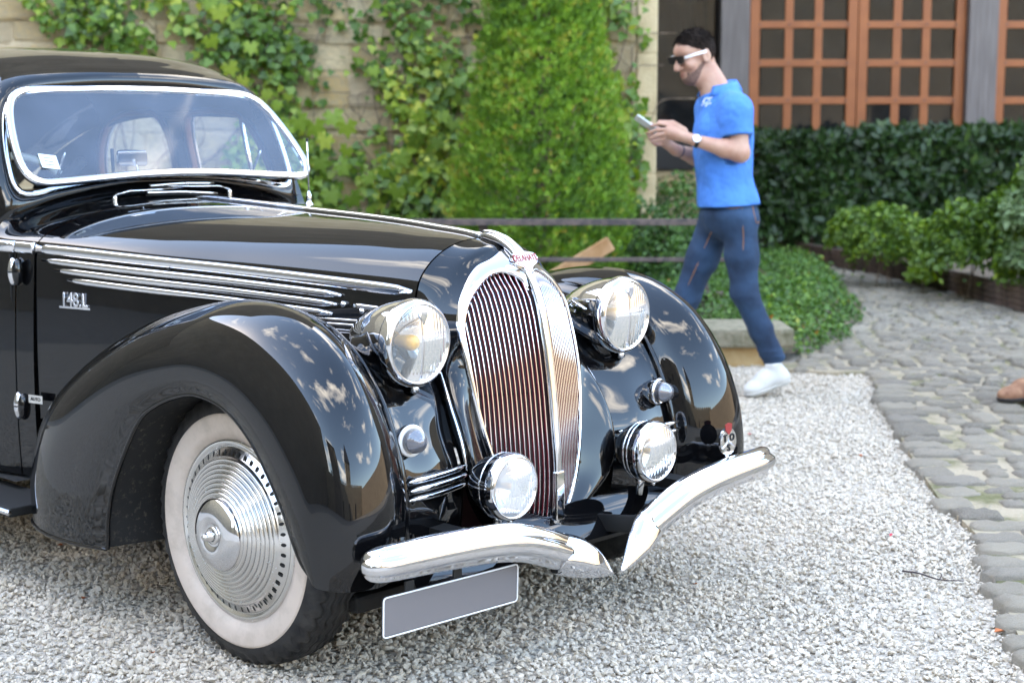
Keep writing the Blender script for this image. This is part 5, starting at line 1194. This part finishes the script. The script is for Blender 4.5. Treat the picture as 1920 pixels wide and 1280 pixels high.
# ================================================================== people (bodies as one blended surface)
class Sdf:
    def __init__(s, lo, hi, h):
        s.lo = np.array(lo, float); s.h = h; s.n = np.ceil((np.array(hi)-s.lo)/h).astype(int)+1
        s.V = np.full(s.n, 1.0, np.float32)
    def region(s, lo, hi, pad):
        a = np.maximum(((np.array(lo)-pad-s.lo)/s.h).astype(int), 0); b = np.minimum(((np.array(hi)+pad-s.lo)/s.h).astype(int)+2, s.n)
        if (b <= a).any(): return None, None
        sl = tuple(slice(i, j) for i, j in zip(a, b))
        ax = [s.lo[k]+s.h*np.arange(a[k], b[k]) for k in range(3)]
        return sl, np.stack(np.meshgrid(*ax, indexing='ij'), -1)
    def blend(s, sl, d, k, sub=False):
        v = s.V[sl]
        if sub:
            d = -d; h = np.clip(.5-.5*(v-d)/k, 0, 1) if k else None
            s.V[sl] = np.maximum(v, d) if not k else v+(d-v)*h+k*h*(1-h)
        else:
            h = np.clip(.5+.5*(v-d)/k, 0, 1); s.V[sl] = v+(d-v)*h-k*h*(1-h)
    def cone(s, a, b, ra, rb, k=.02, sub=False):
        a, b = np.array(a, float), np.array(b, float); R0 = max(ra, rb)
        sl, P = s.region(np.minimum(a, b)-R0, np.maximum(a, b)+R0, k*1.5+.02)
        if sl is None: return
        ab = b-a; t = np.clip(((P-a)@ab)/(ab@ab+1e-12), 0, 1)
        s.blend(sl, np.linalg.norm(P-a-t[..., None]*ab, axis=-1)-(ra+(rb-ra)*t), k, sub)
    def ell(s, c, r, M=None, k=.02, sub=False):
        c, r = np.array(c, float), np.array(r, float)
        sl, P = s.region(c-r.max(), c+r.max(), k*1.5+.02)
        if sl is None: return
        q = P-c
        if M is not None: q = q@np.array(M)            # columns of M: local axes
        k0 = np.linalg.norm(q/r, axis=-1); k1 = np.linalg.norm(q/(r*r), axis=-1)+1e-9
        s.blend(sl, k0*(k0-1)/k1, k, sub)
    def cut(s, c, nrm, rough=0.0, f=90):
        """keep the side the normal points away from"""
        nrm = np.array(nrm, float); nrm /= np.linalg.norm(nrm); ax = [s.lo[k]+s.h*np.arange(s.n[k]) for k in range(3)]
        d = (ax[0][:, None, None]-c[0])*nrm[0]+(ax[1][None, :, None]-c[1])*nrm[1]+(ax[2][None, None]-c[2])*nrm[2]
        if rough:
            for q in range(3):
                a = np.random.default_rng(q).normal(0, f, 3); d = d+rough*np.sin(ax[0][:, None, None]*a[0]+ax[1][None, :, None]*a[1]+ax[2][None, None]*a[2]+q)
        s.V = np.maximum(s.V, d.astype(np.float32))
    def wrinkle(s, amp, f, seed, zscale=1.0):
        ax = [s.lo[k]+s.h*np.arange(s.n[k]) for k in range(3)]; r = np.random.default_rng(seed); w = 0
        for q in range(6):
            a = r.normal(0, f, 3)*[1, 1, zscale]; p = r.uniform(0, 6.28)
            w = w+np.sin(ax[0][:, None, None]*a[0]+ax[1][None, :, None]*a[1]+ax[2][None, None]*a[2]+p+1.5*np.sin(ax[2][None, None]*f*.3+q))
        s.V = s.V+(amp*w/3).astype(np.float32)
    def mesh(s, name, m, parent):
        V = s.V; ins = V < 0; nx, ny, nz = s.n
        c = [ins[i:nx-1+i, j:ny-1+j, k:nz-1+k] for i in (0, 1) for j in (0, 1) for k in (0, 1)]
        cnt = sum(x.astype(np.int8) for x in c); act = (cnt > 0) & (cnt < 8); I = np.argwhere(act); idx = -np.ones(act.shape, np.int64); idx[act] = np.arange(len(I))
        acc = np.zeros((len(I), 3)); num = np.zeros(len(I)); off = [(i, j, k) for i in (0, 1) for j in (0, 1) for k in (0, 1)]
        val = [V[I[:, 0]+o[0], I[:, 1]+o[1], I[:, 2]+o[2]] for o in off]
        for a in range(8):
            for b in range(a+1, 8):
                if sum(abs(np.array(off[a])-np.array(off[b]))) != 1: continue
                x = (val[a] < 0) != (val[b] < 0); t = np.where(x, val[a]/(val[a]-val[b]+1e-12), 0)
                p = np.array(off[a])+t[:, None]*(np.array(off[b])-np.array(off[a])); acc[x] += p[x]; num[x] += 1
        P = s.lo+s.h*(I+acc/num[:, None]); F = []
        for ax in range(3):
            sl0 = [slice(1, -1)]*3; sl1 = [slice(1, -1)]*3; sl0[ax] = slice(0, -1); sl1[ax] = slice(1, None)
            a = ins[tuple(sl0)]; b = ins[tuple(sl1)]; e = np.argwhere(a != b)
            if not len(e): continue
            up = a[tuple(e.T)]; base = e.copy(); o1, o2 = [(1, 2), (2, 0), (0, 1)][ax]
            base[:, o1] += 1; base[:, o2] += 1
            q = []
            for (i, j) in ((0, 0), (-1, 0), (-1, -1), (0, -1)):
                w = base.copy(); w[:, o1] += i; w[:, o2] += j; q.append(idx[tuple(w.T)])
            q = np.stack(q, 1); q[~up] = q[~up][:, ::-1]; F.append(q)
        F = np.vstack(F); F = F[(F >= 0).all(1)]
        # two rounds of gentle smoothing
        for _ in range(2):
            A = np.zeros_like(P); n_ = np.zeros(len(P))
            for a, b in ((0, 1), (1, 2), (2, 3), (3, 0)):
                np.add.at(A, F[:, a], P[F[:, b]]); np.add.at(A, F[:, b], P[F[:, a]]); np.add.at(n_, F[:, a], 1); np.add.at(n_, F[:, b], 1)
            P = P*.5+.5*A/np.maximum(n_, 1)[:, None]
        return fast_mesh(name, P, F, m, parent, smooth=True)
def vp(px, py, d_):
    """point at distance d_ in front of the photographer that shows at (px, py) of the photograph, in court axes"""
    v = E1*(px-960)/FPX+UPV*(640-py)/FPX+FWD; t = d_/(v@E2); return np.array([t*(px-960)/FPX, d_, CAM[2]+t*v[2]])
SKIN = mat('skin', (.62, .36, .26), .5, Subsurface_Weight=.12); SKIN.node_tree.nodes['Principled BSDF'].inputs['Subsurface Radius'].default_value = (.02, .008, .004)
mixcol(SKIN, noise(SKIN, 14, 4), (.52, .31, .22), (.43, .22, .15))
HAIR = mat('dark_hair', (.03, .022, .018), .9, Specular_IOR_Level=.15); bump(HAIR, noise(HAIR, 120, 4), .9, .008); mixcol(HAIR, noise(HAIR, 90, 4), (.010, .007, .006), (.04, .027, .021))
BEARD = mat('stubble', (.2, .1, .07), .7); mixcol(BEARD, noise(BEARD, 130, 4, .6, .3, .7), (.075, .045, .036), (.25, .135, .10))
POLO = mat('blue_polo', (.055, .22, .72), .85); bump(POLO, noise(POLO, 420, 2), .25, .002); bump(POLO, noise(POLO, 5, 3, .5), .45, .04); mixcol(POLO, noise(POLO, 9, 4), (.045, .19, .58), (.06, .235, .66))
DENIM = mat('dark_denim', (.012, .028, .085), .85); mixcol(DENIM, noise(DENIM, 7, 3, .5, .3, .75), (.005, .019, .047), (.022, .062, .130)); bump(DENIM, noise(DENIM, 11, 3, .5), .22, .02)
STITCH = mat('orange_stitch', (.42, .17, .04), .8); WSHOE = mat('white_canvas', (.56, .545, .51), .7); GUM = mat('white_rubber', (.46, .44, .40), .6)
BLACKP = mat('black_plastic', (.008, .008, .009), .15); WPLAS = mat('white_plastic', (.8, .8, .8), .3); PHONEW = mat('phone_white', (.62, .66, .66), .25); SCREEN = mat('phone_screen', (.02, .02, .025), .08)
BOOTL = mat('brown_suede', (.25, .115, .06), .8); mixcol(BOOTL, noise(BOOTL, 18, 5), (.20, .085, .045), (.34, .18, .10)); SOLE = mat('dark_sole', (.025, .02, .018), .8)

def hand_geo(S, wrist, kn, tips, thumb, r=.0095):
    """palm between wrist and knuckles; kn: four knuckles; tips: (middle, end) of each finger; thumb: three points"""
    wrist = np.array(wrist); kn = [np.array(k) for k in kn]; mid = sum(kn)/4
    for q in kn: S.cone(wrist*.75+mid*.25, q, .020, .0125, .012)
    S.cone(wrist, mid, .024, .018, .02)
    for q, (m1, e1) in zip(kn, tips):
        S.cone(q, m1, r*1.05, r*.95, .005); S.cone(m1, e1, r*.95, r*.75, .005)
    t = [np.array(x) for x in thumb]; S.cone(t[0], t[1], .015, .012, .012); S.cone(t[1], t[2], .012, .0095, .005)

# ---- the man with the phone
MD = 8.10
def J(px, py, off=0.0): return vp(px, py, MD+off)
man = empty('person'); man.matrix_world = UD; tag(man, 'man in a bright blue polo and dark jeans walking left, looking at his phone', 'person')
g0 = dict(neck=J(1345, 172), chest=J(1352, 250), belly=J(1358, 320), pelvis=J(1366, 392),
          ls=J(1381, 206, -.165), rs=J(1330, 206, .165), le=J(1388, 287, -.205), lw=J(1302, 263, -.20), re=J(1322, 300, .215), rw=J(1266, 281, .06),
          lh=J(1386, 412, -.085), rh=J(1345, 412, .085), lk=J(1396, 548, -.10), la=J(1452, 674, -.085), rk=J(1288, 556, .10), ra=J(1232, 702, .11))
g = g0
hf = np.array([-.84, -.47, -.36]); hf /= np.linalg.norm(hf); hl = np.cross([0, 0, 1.0], hf); hl /= np.linalg.norm(hl); hu = np.cross(hf, hl); HM = np.stack([hf, hl, hu], 1)
HC = J(1303, 106); HS = 1.10
def H(x, y, z): return HC+HM@(np.array([x, y, z])*HS)
def head(S, inflate=0.0, face=True):
    e = inflate
    S.ell(H(-.012, 0, .030), np.array([.100, .078, .094])*HS+e, HM, .02); S.ell(H(.030, 0, -.050), np.array([.064, .058, .074])*HS+e, HM, .035)
    S.ell(H(.062, 0, -.088), np.array([.030, .034, .028])*HS+e, HM, .03); S.ell(H(.060, 0, .044), np.array([.030, .056, .030])*HS+e, HM, .03)
    if not face: return
    S.cone(H(.092, 0, .022), H(.120, 0, -.022), .010*HS, .014*HS, .010); S.ell(H(.104, .012, -.026), np.array([.012, .009, .008])*HS, HM, .008); S.ell(H(.104, -.012, -.026), np.array([.012, .009, .008])*HS, HM, .008)
    S.ell(H(.091, 0, -.055), np.array([.011, .024, .007])*HS, HM, .008); S.ell(H(.090, 0, -.068), np.array([.011, .021, .007])*HS, HM, .008)
    for s in (1, -1):
        S.ell(H(.100, s*.036, .014), np.array([.016, .020, .012])*HS, HM, .015, True); S.ell(H(.070, s*.046, -.020), np.array([.026, .022, .022])*HS, HM, .025)
        S.ell(H(-.008, s*.080, -.006), np.array([.026, .010, .034])*HS, HM, .010); S.ell(H(-.002, s*.090, -.004), np.array([.012, .006, .018])*HS, HM, .006, True)
lo = np.array([-.05, -.42, -.02])+[.70, MD, 0]; lo = np.array([.62, MD-.40, -.02]); hi = np.array([1.62, MD+.42, 2.02])
S_ = Sdf(lo, hi, .0058)
head(S_)
S_.cone(H(-.035, 0, -.055), g['neck']+[.02, 0, -.02], .060, .066, .03); S_.cone(H(.0, 0, -.07), g['neck']+[.0, 0, -.03], .050, .062, .03)
S_.ell(g['chest'], (.125, .165, .19), None, .06); S_.ell(g['belly'], (.13, .15, .16), None, .06); S_.ell(g['pelvis'], (.13, .155, .13), None, .06)
for a in ('l', 'r'):
    s0 = g[a+'s']; S_.cone(g['neck']+[0, 0, -.05], s0, .06, .055, .06)
    S_.cone(s0, g[a+'e'], .056, .045, .03); w = g[a+'w']; el = g[a+'e']; fm = el+(w-el)*.35
    S_.cone(el, fm, .046, .045, .03); S_.cone(fm, w, .045, .029, .02)
    S_.cone(g[a+'h'], g[a+'k'], .078, .052, .04); S_.cone(g[a+'k'], g[a+'a'], .050, .036, .03)
# left hand (nearer): fingers forward round the phone
kn = [J(1256, 236, -.155), J(1253, 243, -.165), J(1253, 251, -.165), J(1256, 259, -.155)]
tp = [(J(1236, 232, -.13), J(1220, 237, -.11)), (J(1232, 243, -.145), J(1217, 249, -.125)), (J(1233, 253, -.145), J(1219, 259, -.125)), (J(1238, 262, -.135), J(1225, 266, -.115))]
hand_geo(S_, g['lw'], kn, tp, [J(1284, 244, -.185), J(1262, 230, -.15), J(1236, 228, -.115)])
kn = [J(1243, 252, .0), J(1240, 259, .01), J(1241, 266, .015), J(1245, 272, .02)]
tp = [(J(1222, 248, -.03), J(1214, 240, -.06)), (J(1220, 256, -.035), J(1212, 249, -.065)), (J(1222, 264, -.03), J(1215, 257, -.06)), (J(1228, 271, -.02), J(1221, 266, -.05))]
hand_geo(S_, g['rw'], kn, tp, [J(1252, 262, .01), J(1236, 243, -.02), J(1219, 231, -.045)])
body = S_.mesh('body', SKIN, man)
# hair, stubble
hS = Sdf(HC-.2, HC+.2, .006); head(hS, .0035, False); hS.wrinkle(.003, 130, 5)
hS.cut(H(.078, 0, .090), HM@np.array([.70, 0, -.71]), .004); hS.cut(H(-.05, 0, -.075), HM@np.array([.2, 0, -1])); hair = hS.mesh('hair', HAIR, man)
_v = np.array([v.co[:] for v in hair.data.vertices]); _nv = np.array([v.normal[:] for v in hair.data.vertices]); _r = np.random.default_rng(3)
_k = _r.integers(0, len(_v), 5200); _y = _nv[_k]*.55+HM[:, 0]*(.55)*np.clip((_v[_k]-HC)@HM[:, 2]/.1, -.3, 1)[:, None]+_r.normal(0, .35, (5200, 3))+np.array([0, 0, -.25])*(((_v[_k]-HC)@HM[:, 2]) < .05)[:, None]
_y /= np.linalg.norm(_y, axis=1)[:, None]; _x = np.cross(_y, _r.normal(0, 1, (5200, 3))); _x /= np.linalg.norm(_x, axis=1)[:, None]
_sz = np.where((_v[_k]-HC)@HM[:, 2] > .06, .020, .009)*_r.uniform(.6, 1.2, 5200)
hst = leaves('hair_strands', _v[_k]-_nv[_k]*.002, np.stack([_x, _y, np.cross(_x, _y)], 2), _sz, (np.array([(-.08, 0, 0), (.08, 0, 0), (.05, .6, 0), (0, 1, 0)]), np.array([(0, 1, 2, 3)])), HAIR, hair, np.zeros(5200)); hst['kind'] = 'stuff'
_t = HAIR.node_tree; _sp = N(_t, 'ShaderNodeSeparateXYZ'); _mr = N(_t, 'ShaderNodeMapRange'); _mr.inputs['From Min'].default_value = HC[2]-.055; _mr.inputs['From Max'].default_value = HC[2]+.045
_t.links.new(_t.nodes['tc'].outputs['Object'], _sp.inputs[0]); _t.links.new(_sp.outputs['Z'], _mr.inputs['Value'])
_old = bsdf(HAIR).inputs['Base Color'].links[0].from_socket; mixcol(HAIR, _mr.outputs['Result'], (.10, .058, .042), _old)
LIPS = mat('lips', (.36, .13, .10), .5); lS = Sdf(HC-.16, HC+.16, .004); lS.ell(H(.0945, 0, -.055), np.array([.010, .021, .0055])*HS, HM, .004); lS.ell(H(.0935, 0, -.067), np.array([.010, .018, .006])*HS, HM, .004); lS.mesh('lips', LIPS, man)
bS = Sdf(HC-.22, HC+.2, .005); head(bS, .0018, False); bS.wrinkle(.0015, 200, 8); bS.ell(H(.091, 0, -.061), np.array([.02, .024, .012])*HS, HM, .006, True); bS.ell(H(.086, .0, -.040), np.array([.020, .03, .010])*HS, HM, .004)
bS.cut(H(.05, 0, -.036), HM@np.array([.30, 0, 1])); bS.cut(H(.0, 0, -.02), HM@np.array([-1, 0, .25])); bS.mesh('beard', BEARD, man)
# sunglasses
sg = plate2d('sunglasses', [(-.066, .022), (-.008, .024), (.008, .024), (.066, .022), (.062, -.012), (.040, -.020), (.012, -.014), (.005, .006), (-.005, .006), (-.012, -.014), (-.040, -.020), (-.062, -.012)], -.004, .004, basis(H(.108, 0, .016), tuple(hl), tuple(hu)), BLACKP, man)
for s in (1, -1):
    sweep('temple', np.array([H(.104, s*.064, .026), H(.05, s*.080, .024), H(-.008, s*.086, .018)]), rrect(.004, .014, .001, 2), WPLAS, sg, up=tuple(hu))
# polo shirt
P_ = Sdf(lo, hi, .0068)
P_.ell(g['chest']+[0, 0, .0], (.142, .188, .215), None, .08); P_.ell(g['belly'], (.152, .178, .21), None, .08); P_.ell(g['pelvis']+[.004, 0, .02], (.168, .192, .17), None, .06)
P_.ell(J(1366, 240), (.12, .17, .17), None, .06)
for a in ('l', 'r'):
    P_.cone(g['neck']+[.01, 0, -.055], g[a+'s'], .066, .072, .07); P_.cone(g[a+'s'], g[a+'s']+(g[a+'e']-g[a+'s'])*.62, .074, .070, .05)
P_.cone(g['neck']+[.02, 0, .0], g['neck']+[.01, 0, -.08], .078, .095, .05)
P_.wrinkle(.0050, 15, 3, .8)
P_.cut(J(1366, 385), (.06, 0, -1)); P_.cut(g['neck']+[-.01, 0, .022], (-.42, -.15, .9))
for a in ('l', 'r'):
    ax_ = g[a+'e']-g[a+'s']; ax_ /= np.linalg.norm(ax_); c = g[a+'s']+ax_*.135
    sl, Q = P_.region(c-.14, c+.22, 0)
    dd_ = (Q-c)@ax_; rad_ = np.linalg.norm(Q-c-dd_[..., None]*ax_, axis=-1)
    side_ = (Q[..., 1]-MD)*(-1 if a == 'l' else 1)
    m_ = (dd_ > 0) & (rad_ < .085) & (side_ > .150); P_.V[sl] = np.where(m_, np.maximum(P_.V[sl], np.minimum(dd_, .085-rad_)), P_.V[sl])
polo = P_.mesh('polo_shirt', POLO, man)
nb = g['neck']+[.012, 0, .012]; t = np.linspace(.5, 2*math.pi-.5, 30)+math.pi
fx = np.array([-.86, -.5, 0]); fy = np.array([.5, -.86, 0])
C1 = np.array([nb+fx*(-.084*math.cos(q))*1.0+fy*.080*math.sin(q)+[0, 0, .020-.032*(1-math.cos(q-math.pi))*-.0-.020*math.cos(q)*-1] for q in t])
Gc = np.stack([C1+[0, 0, .004], C1+(C1-nb)*[.06, .06, 0]+[0, 0, .012], C1+(C1-nb)*[.24, .24, 0]+[0, 0, -.010], C1+(C1-nb)*[.46, .46, 0]+[0, 0, -.040]], 1)
grid('collar', Gc, POLO, polo, thick=.004)
LOGO = mat('white_print', (.75, .83, .9), .8)
for k, (a, b, c) in enumerate((((1318, 193), (1322, 186), (1328, 184)), ((1316, 198), (1323, 194), (1334, 189)), ((1322, 200), (1328, 195), (1333, 194)), ((1328, 188), (1332, 184), (1336, 183)))):
    pts = []
    for (x, y) in (a, b, c):
        q = J(x, y, 0); ray_ = (q-np.array([0, 0, CAM[2]])); ray_ /= np.linalg.norm(ray_)
        # walk to the shirt surface
        t0 = np.linalg.norm(q-np.array([0, 0, CAM[2]]))-.35
        for st in range(140):
            w_ = np.array([0, 0, CAM[2]])+ray_*(t0+st*.005); ii = ((w_-P_.lo)/P_.h).astype(int)
            if (ii >= 0).all() and (ii < P_.n).all() and P_.V[tuple(ii)] < 0: break
        pts.append(w_-ray_*.010)
    tube('logo_stroke', cr(pts, 8), .0042, LOGO, polo, 6)
# jeans
Jn = Sdf(lo, np.array([hi[0], hi[1], 1.08]), .0065)
Jn.ell(g['pelvis']+[.004, 0, -.03], (.150, .178, .135), None, .05)
for a in ('l', 'r'):
    h_, k_2, n_ = g[a+'h'], g[a+'k'], g[a+'a']; Jn.cone(h_, h_*.5+k_2*.5, .098, .084, .05); Jn.cone(h_*.5+k_2*.5, k_2, .084, .070, .04); Jn.cone(k_2, k_2*.45+n_*.55, .070, .061, .03); Jn.cone(k_2*.45+n_*.55, n_, .061, .059, .03)
    ax_ = n_-k_2; L = np.linalg.norm(ax_); ax_ /= L
    for q in (.86, .94): Jn.ell(k_2+ax_*L*q, (.066, .064, .012), None, .012)
    for q in (.05,): Jn.ell(k_2+ax_*L*q, (.074, .072, .012), None, .012)
Jn.wrinkle(.0022, 20, 9, 1.8)
for a in ('l', 'r'):
    n_ = g[a+'a']; k_2 = g[a+'k']; ax_ = n_-k_2; ax_ /= np.linalg.norm(ax_)
    c = n_+ax_*.02; sl, Q = Jn.region(c-.12, c+.12, 0); dd_ = (Q-c)@ax_; Jn.V[sl] = np.where(np.linalg.norm(Q-c, axis=-1) < .12, np.maximum(Jn.V[sl], dd_), Jn.V[sl])
Jn.cut(J(1366, 376), (.05, 0, 1))
jeans = Jn.mesh('jeans', DENIM, man)
def onsurf(S, px, py, lift=.004):
    o_ = np.array([0, 0, CAM[2]]); q = J(px, py)-o_; L = np.linalg.norm(q); q /= L
    for st in range(200):
        w_ = o_+q*(L-.4+st*.004); ii = ((w_-S.lo)/S.h).astype(int)
        if (ii >= 0).all() and (ii < S.n).all() and S.V[tuple(ii)] < 0: return w_-q*lift
    return None
for line in ([(1392, 388), (1393, 420), (1394, 450), (1393, 470)], [(1358, 389), (1375, 391), (1390, 387)], [(1411, 385), (1414, 400), (1419, 418), (1424, 416)], [(1335, 432), (1322, 462), (1308, 495), (1290, 535)], [(1325, 392), (1328, 408), (1331, 420)]):
    pts = [onsurf(Jn, *q) for q in line]; pts = [q for q in pts if q is not None]
    if len(pts) > 2: tube('stitching', cr(pts, 14), .0016, STITCH, jeans, 5)
# shoes
def shoe(name, heel, toe, up_, m, sm, parent, h=.006, lift=0):
    heel, toe = np.array(heel), np.array(toe); f_ = toe-heel; L = np.linalg.norm(f_); f_ /= L; l_ = np.cross(up_, f_); l_ /= np.linalg.norm(l_); u_ = np.cross(f_, l_); M = np.stack([f_, l_, u_], 1)
    S = Sdf(np.minimum(heel, toe)-.16, np.maximum(heel, toe)+.2, h); W_ = lambda x, y, z: heel+M@np.array([x*L, y, z])
    S.cone(W_(.16, 0, .045), W_(.22, 0, .125), .046, .044, .03); S.cone(W_(.14, 0, .045), W_(.5, 0, .05), .046, .046, .03); S.ell(W_(.72, .004, .036), (L*.27, .052, .044), M, .03); S.ell(W_(.46, 0, .07), (L*.22, .040, .042), M, .03)
    S.cut(W_(.5, 0, .014), -u_); S.cut(W_(.2, 0, .135), M@np.array([-.12, 0, 1]))
    o = S.mesh(name, m, parent)
    S2 = Sdf(np.minimum(heel, toe)-.16, np.maximum(heel, toe)+.2, h); S2.cone(W_(.14, 0, .03), W_(.5, 0, .03), .050, .048, .02); S2.ell(W_(.72, .004, .03), (L*.29, .057, .05), M, .03); S2.cut(W_(.5, 0, .001), -u_); S2.cut(W_(.5, 0, .024), u_)
    S2.mesh('sole', sm, o)
    for k in range(4):
        x = .42+.075*k; z = .098-.010*k; tube('lace', cr([W_(x, -.030, z-.010), W_(x+.02, 0, z+.006), W_(x, .030, z-.010)], 8), .0035, m, o, 6)
    return o
shoe('shoe', J(1478, 733, -.085)+[0, 0, .045], vp(1396, 746, MD-.13), (.18, 0, 1), WSHOE, GUM, man)
shoe('shoe', np.array([g['ra'][0]+.045, g['ra'][1], .0]), np.array([g['ra'][0]-.25, g['ra'][1]-.03, .0]), (0, 0, 1), WSHOE, GUM, man)
# watch, bracelet, ring
def band(name, p, a, r0, w, m, parent):
    a = np.array(a)/np.linalg.norm(a); x = np.cross(a, [0, 0, 1]); x /= np.linalg.norm(x); y = np.cross(a, x); t = np.linspace(0, 2*math.pi, 28, endpoint=False)
    return sweep(name, [p+r0*(x*math.cos(q)+y*math.sin(q)) for q in t], rrect(.004, w, .0015, 2), m, parent, closed=True, up=tuple(a))
wa = g['lw']-g['le']; wp = g['lw']-wa*.06
wt = band('watch', wp, wa, .034, .020, BLACKP, man)
wc = wp+np.array([-.006, -.036, .012]); an_ = np.array([-.1, -1, .35])
lathe('watch_face', [(-.004, .022), (.006, .022), (.008, .019), (.007, .017)], CHROME, wt, 'z', 24, tuple(wc)).rotation_euler = Vector(an_).to_track_quat('Z', 'Y').to_euler()
lathe('watch_dial', [(.0062, .018), (.0065, 0)], STICKER, wt, 'z', 24, tuple(wc)).rotation_euler = Vector(an_).to_track_quat('Z', 'Y').to_euler()
band('bracelet', g['rw']-(g['rw']-g['re'])*.14, g['rw']-g['re'], .034, .006, DENIM, man)
PHM = basis(J(1212, 233, -.075), tuple(J(1226, 242, -.075)-J(1198, 222, -.075)), (.25, -.9, .25))
ph = plate2d('smartphone', rrect(.136, .068, .010), -.0045, .0035, PHM, PHONEW, None); ph.matrix_world = UD; tag(ph, 'white smartphone held in the hands of the man in blue', 'phone')
plate2d('screen', rrect(.128, .060, .006), -.0052, -.0046, PHM, SCREEN, ph)

# ---- a second visitor, only the tip of whose boot reaches into view
vis2 = empty('person'); vis2.matrix_world = UD; tag(vis2, 'visitor at the right edge of whom only a brown suede boot toe shows', 'person')
B2 = np.array([2.46, 7.55, .035]); lo2 = np.array([2.30, 7.1, -.02]); hi2 = np.array([3.25, 8.2, 1.85])
q = {'h': np.array([2.92, 7.66, 1.68]), 'n': np.array([2.92, 7.66, 1.48]), 'c': np.array([2.92, 7.66, 1.27]), 'p': np.array([2.90, 7.66, .95])}
S2 = Sdf(lo2, hi2, .010)
S2.ell(q['h'], (.100, .078, .118), None, .03); S2.ell(q['h']+[-.05, 0, -.06], (.06, .055, .06), None, .03); S2.cone(q['h']+[-.10, 0, -.005], q['h']+[-.115, 0, -.03], .010, .013, .01)
for s in (1, -1): S2.ell(q['h']+[.01, s*.08, 0], (.022, .010, .03), None, .01)
S2.cone(q['h'], q['n'], .055, .06, .04); S2.ell(q['c'], (.12, .18, .22), None, .07); S2.ell(q['p'], (.13, .17, .14), None, .07)
for s in (1, -1):
    S2.cone(q['n'], q['c']+[0, s*.2, .14], .05, .055, .05); S2.cone(q['c']+[0, s*.2, .14], q['c']+[.02, s*.24, -.15], .052, .044, .03); S2.cone(q['c']+[.02, s*.24, -.15], q['c']+[-.06, s*.24, -.38], .044, .030, .03)
    w = q['c']+[-.06, s*.24, -.38]
    hand_geo(S2, w, [w+[-.03+.02*j, 0, -.085] for j in range(4)], [(w+[-.035+.02*j, -s*.012, -.115], w+[-.035+.02*j, -s*.026, -.145]) for j in range(4)], [w+[-.02, 0, -.03], w+[-.05, -s*.01, -.06], w+[-.06, -s*.02, -.09]])
    ft = np.array([2.72 if s > 0 else 2.95, 7.66+s*.09, .12]); S2.cone(q['p']+[0, s*.09, 0], (q['p']+[0, s*.09, 0])*.5+ft*.5+[-.03, 0, 0], .085, .06, .04); S2.cone((q['p']+[0, s*.09, 0])*.5+ft*.5+[-.03, 0, 0], ft, .058, .04, .03)
S2.mesh('body', SKIN, vis2)
T2 = Sdf(lo2, hi2, .012); T2.ell(q['c'], (.138, .20, .25), None, .07); T2.ell(q['p']+[0, 0, .06], (.145, .185, .15), None, .07)
for s in (1, -1): T2.cone(q['n']+[0, 0, -.02], q['c']+[0, s*.2, .14], .062, .07, .05); T2.cone(q['c']+[0, s*.2, .14], q['c']+[.01, s*.225, -.03], .07, .066, .03)
T2.cut(q['n']+[0, 0, .03], (-.3, 0, 1)); T2.cut(q['p'], (0, 0, -1)); T2.mesh('shirt', WSHOE, vis2)
K2 = Sdf(lo2, np.array([hi2[0], hi2[1], 1.1]), .012); K2.ell(q['p'], (.14, .18, .13), None, .05)
for s in (1, -1):
    ft = np.array([2.72 if s > 0 else 2.95, 7.66+s*.09, .12]); kn_ = (q['p']+[0, s*.09, 0])*.5+ft*.5+[-.03, 0, 0]; K2.cone(q['p']+[0, s*.09, 0], kn_, .10, .075, .04); K2.cone(kn_, ft, .075, .062, .03)
K2.cut(q['p']+[0, 0, .10], (0, 0, 1)); K2.mesh('trousers', DENIM, vis2)
h2 = Sdf(q['h']-.2, q['h']+.2, .008); h2.ell(q['h']+[.01, 0, .01], (.104, .085, .120), None, .02); h2.cut(q['h']+[-.05, 0, .03], (-.8, 0, -.5)); h2.mesh('hair', HAIR, vis2)
shoe('boot', (2.75, 7.76, .045), (2.455, 7.60, .045), (0, 0, 1), BOOTL, SOLE, vis2); shoe('boot', (3.02, 7.57, .045), (2.74, 7.50, .045), (0, 0, 1), BOOTL, SOLE, vis2)
